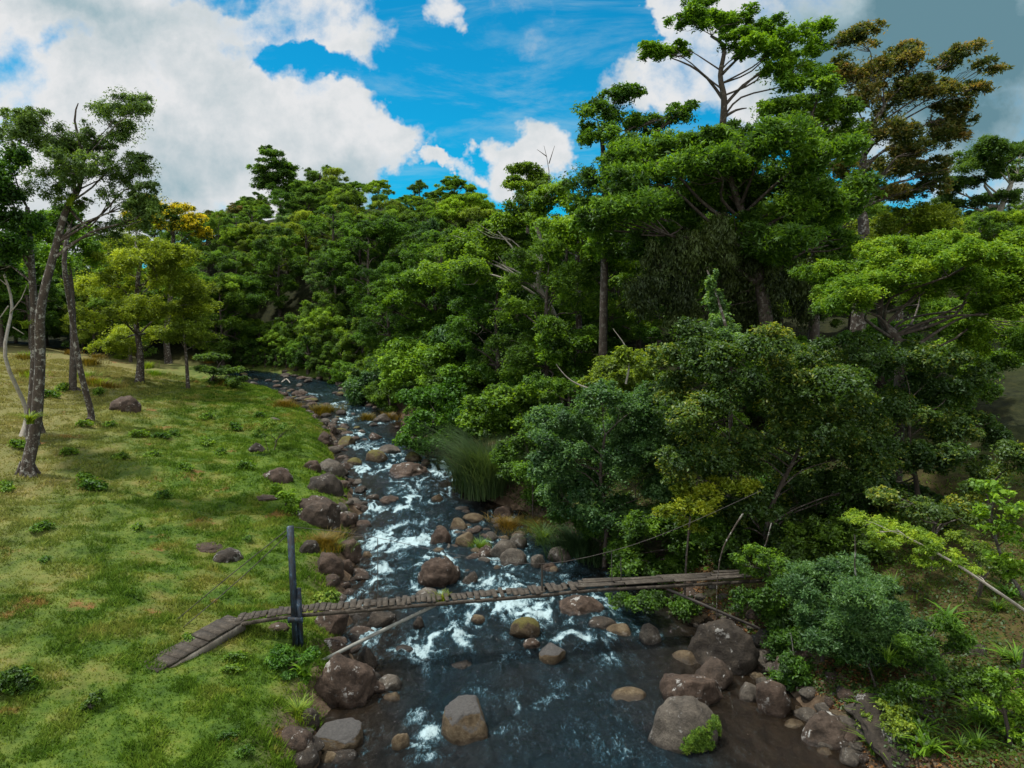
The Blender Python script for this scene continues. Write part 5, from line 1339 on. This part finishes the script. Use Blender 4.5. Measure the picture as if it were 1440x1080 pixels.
# posts
pt = W(411, 738, 18.5)
bx = Boxes(); hh = (pt[2] - pbase[2] + .3) / 2
bx.box([pbase[0] - .03, 18.36, pbase[2] - .3 + hh], [1, 0, 0], [0, 1, 0], [-.012, 0, 1], (.07, .075, hh)); bx.build('tower_post', MPOST, bridge, pbase)
bx = Boxes(); hl = (W(411, 826, 18.5)[2] - pbase[2] + .3) / 2
bx.box([pbase[0] + .11, 18.42, pbase[2] - .3 + hl], [1, 0, 0], [0, 1, 0], [-.012, 0, 1], (.045, .07, hl)); bx.build('tower_post', MPOST, bridge, pbase)
bx = Boxes(); bx.box([pbase[0] + .04, 18.25, deck_at(seg[1])[2] - .1], [1, 0, 0], [0, 1, 0], UP, (.2, .04, .07)); bx.build('cross_bar', MPOST, bridge, pbase)


def add_tube(name, pts, r, mat, sides=6, sub=3):
    tb = Tubes(); tb.tube([np.asarray(p_) - pbase for p_ in pts], np.full(len(pts), r), sides, sub=sub)
    return link(name, tb.mesh(name, [mat]), bridge)


add_tube('strut', [W(438, 937, 18.0), W(525, 893, 18.7), W(612, 851, 19.3)], .055, MPIPE, 8)
add_tube('strut', [W(938, 828, 20.4), W(1000, 855, 20.2), W(1068, 884, 20.0)], .045, MCABLE, 7)
for dyy in (0, .7):
    add_tube('cable', [W(411, 741, 18.5), W(480, 748, 18.7 + dyy), W(530, 756, 19.0 + dyy), W(590, 769, 19.2 + dyy), W(660, 783, 19.5 + dyy), W(762, 793, 19.9 + dyy), W(860, 775, 20.2 + dyy), W(950, 744, 20.5 + dyy), W(1070, 690, 21.0 + dyy)], .007, MCABLE, 5)
add_tube('guy_cable', [W(409, 741, 18.5), W(325, 808, 18.4), ground(248, 872)], .013, MCABLE, 5)
add_tube('guy_cable', [W(411, 745, 18.5), W(340, 812, 18.6), ground(258, 882)], .013, MCABLE, 5)
for (x, y0, y1, Y, r) in [(531, 757, 846, 19.0, .012), (762, 795, 838, 19.7, .03), (860, 776, 820, 20.2, .012), (873, 784, 818, 20.9, .014)]:
    add_tube('suspender', [W(x, y0, Y), W(x + .5, y1, Y)], r, mwood if r > .02 else MCABLE, 6, 1)

# ------------------------------------------------------------------ vines, stems, small things


def stick(name, label, cat, pts, r, mat, taper=.4, group=None, sides=6):
    pts = [np.asarray(p_, float) for p_ in pts]; b = pts[0]
    tb = Tubes(); tb.tube([p_ - b for p_ in pts], np.linspace(r, r * taper, len(pts)), sides, sub=4, wob=.008)
    return link(name, tb.mesh(name, [mat]), loc=b, label=label, cat=cat, group=group)


stick('hanging_vine', 'long thin vine hanging past the bridge from the bushy tree', 'vine', [W(1045, 722, 20), W(1022, 760, 20), W(1010, 800, 20), W(1008, 860, 20), W(1007, 930, 20)], .025, BARK)
stick('hanging_vine', 'short curled vine hanging right of the long thin vine', 'vine', [W(1085, 735, 20.5), W(1075, 770, 20.5), W(1062, 798, 20.5)], .02, BARK)
stick('bare_sapling', 'brown bare stem standing in front of the rounded shrub', 'stem', [ground(1240, 992), W(1222, 935, 16.6), W(1213, 880, 16.6), W(1203, 810, 16.6), W(1202, 752, 16.6)], .035, BARK)
stick('bare_sapling', 'pale thin stem in the dark shrub by the pool edge', 'stem', [ground(1121, 972), W(1118, 930, 18), W(1112, 890, 18)], .022, BARKP)
stick('dead_branch', 'forked pale dead branch sticking up from the yellowish bush', 'branch', [W(880, 540, 31), W(885, 510, 31), W(878, 485, 31), W(862, 462, 31)], .05, BARKP, .25)
stick('dead_branch', 'pale dead branch lying across the yellowish bush', 'branch', [W(855, 557, 30.5), W(825, 545, 30.5), W(800, 533, 30.5), W(782, 512, 30.5)], .05, BARKP, .25)
stick('driftwood', 'pale driftwood log at the far river bend', 'driftwood', [ground(396, 541) + [0, 0, .25], ground(403, 539) + [0, 0, .5], ground(408, 541) + [0, 0, .2]], .09, BARKP, .6)
stick('fallen_stick', 'yellow tipped stick lying over the dark pool', 'stick', [ground(1025, 1006) + [0, 0, .5], W(1038, 1020, 16.6), ground(1052, 1036) + [0, 0, .05]], .015, BARK)
stick('fallen_twig', 'pale fallen stem on the right slope by the outcrop', 'stem', [ground(1300, 1040), W(1285, 990, 15), W(1272, 950, 15.2)], .02, BARKP)


def rosette(px, py, Y, n, L, w, mat, label, seed):
    rng = np.random.default_rng(seed); P = W(px, py, Y)
    V, Fq, ti = blades(rng, n, .1, L, w, 1.2)
    link('bromeliad', mesh_np('bromeliad', V, Fq, [G[mat]], tint=ti), loc=P, label=label, cat='bromeliad')


rosette(42, 596, 30.5, 120, .8, .035, 'lime', 'yellow green bromeliad on the low trunk of the lichen tree', 1)
rosette(36, 462, 34.4, 70, .7, .04, 'lime', 'bright bromeliad clump on the trunk behind the lichen tree', 2)
rosette(99, 290, 30.2, 60, .7, .035, 'lime', 'yellowish bromeliad in the crown fork of the lichen tree', 3)
rosette(428, 948, float(ground(428, 952)[1]) - .1, 16, .45, .07, 'bright', 'big leaved plant at the foot of the post shrub', 4)
rosette(1250, 928, 15.8, 40, .5, .02, 'feather', 'light green spiky plant hanging on the bare stem', 5)

# repeats the photo shows nothing of (wholly hidden behind others) are left out
HIDDEN = {
    'river_stone': [0, 51, 55, 56, 58, 60, 61, 67, 68, 76, 88, 90, 94, 98, 100, 107, 109, 110, 123, 124, 128, 132, 136, 141, 142, 148, 153, 154, 157, 162, 164, 165, 176, 179, 193, 195, 199, 202, 205, 206, 213, 214, 217, 218, 220, 221, 222, 225, 228, 229, 231, 232, 234, 237, 240, 244, 245, 247, 248, 251, 252, 254, 255, 266, 270, 274, 285, 287, 289, 290, 292, 293, 294, 303, 305, 309, 310, 314, 318, 319, 321, 323, 331, 338, 339, 343, 347, 354, 361, 362, 364, 368, 371, 374, 376, 378],
    'wood_tree': [5, 17, 19, 21, 22, 23, 24, 25, 37, 38, 40, 41, 44, 45, 56, 57, 58, 59, 61, 62, 63, 64, 65, 67, 75, 77, 78, 79, 80, 81, 82, 83, 84, 85, 95, 96, 97, 98, 99, 100, 101, 111, 112, 113, 114, 122, 123, 124, 125, 130, 147, 148, 175, 181, 188, 193, 194, 200, 201, 203, 205, 212, 213, 214, 215, 216, 218, 219, 220, 221, 222, 223, 242, 243, 245, 246, 247, 248],
    'wood_bush': [7, 9, 11, 13, 16, 17, 36, 37],
    'skyline_tree': [13, 19],
}
for k_, ids in HIDDEN.items():
    for i_ in ids:
        o_ = bpy.data.objects.get(k_ + ('.%03d' % i_ if i_ else ''))
        if o_ is not None:
            for c_ in list(o_.children): bpy.data.objects.remove(c_)
            bpy.data.objects.remove(o_)

# ------------------------------------------------------------------ render settings
scene.view_settings.view_transform = 'Standard'
scene.view_settings.look = 'None'
scene.view_settings.exposure = 0.14
scene.view_settings.gamma = 1
cy = scene.cycles
cy.max_bounces = 6; cy.diffuse_bounces = 4; cy.glossy_bounces = 2; cy.transmission_bounces = 3; cy.transparent_max_bounces = 4
cy.caustics_reflective = False; cy.caustics_refractive = False
cy.sample_clamp_indirect = 4
cy.use_denoising = True
scene.render.use_persistent_data = False
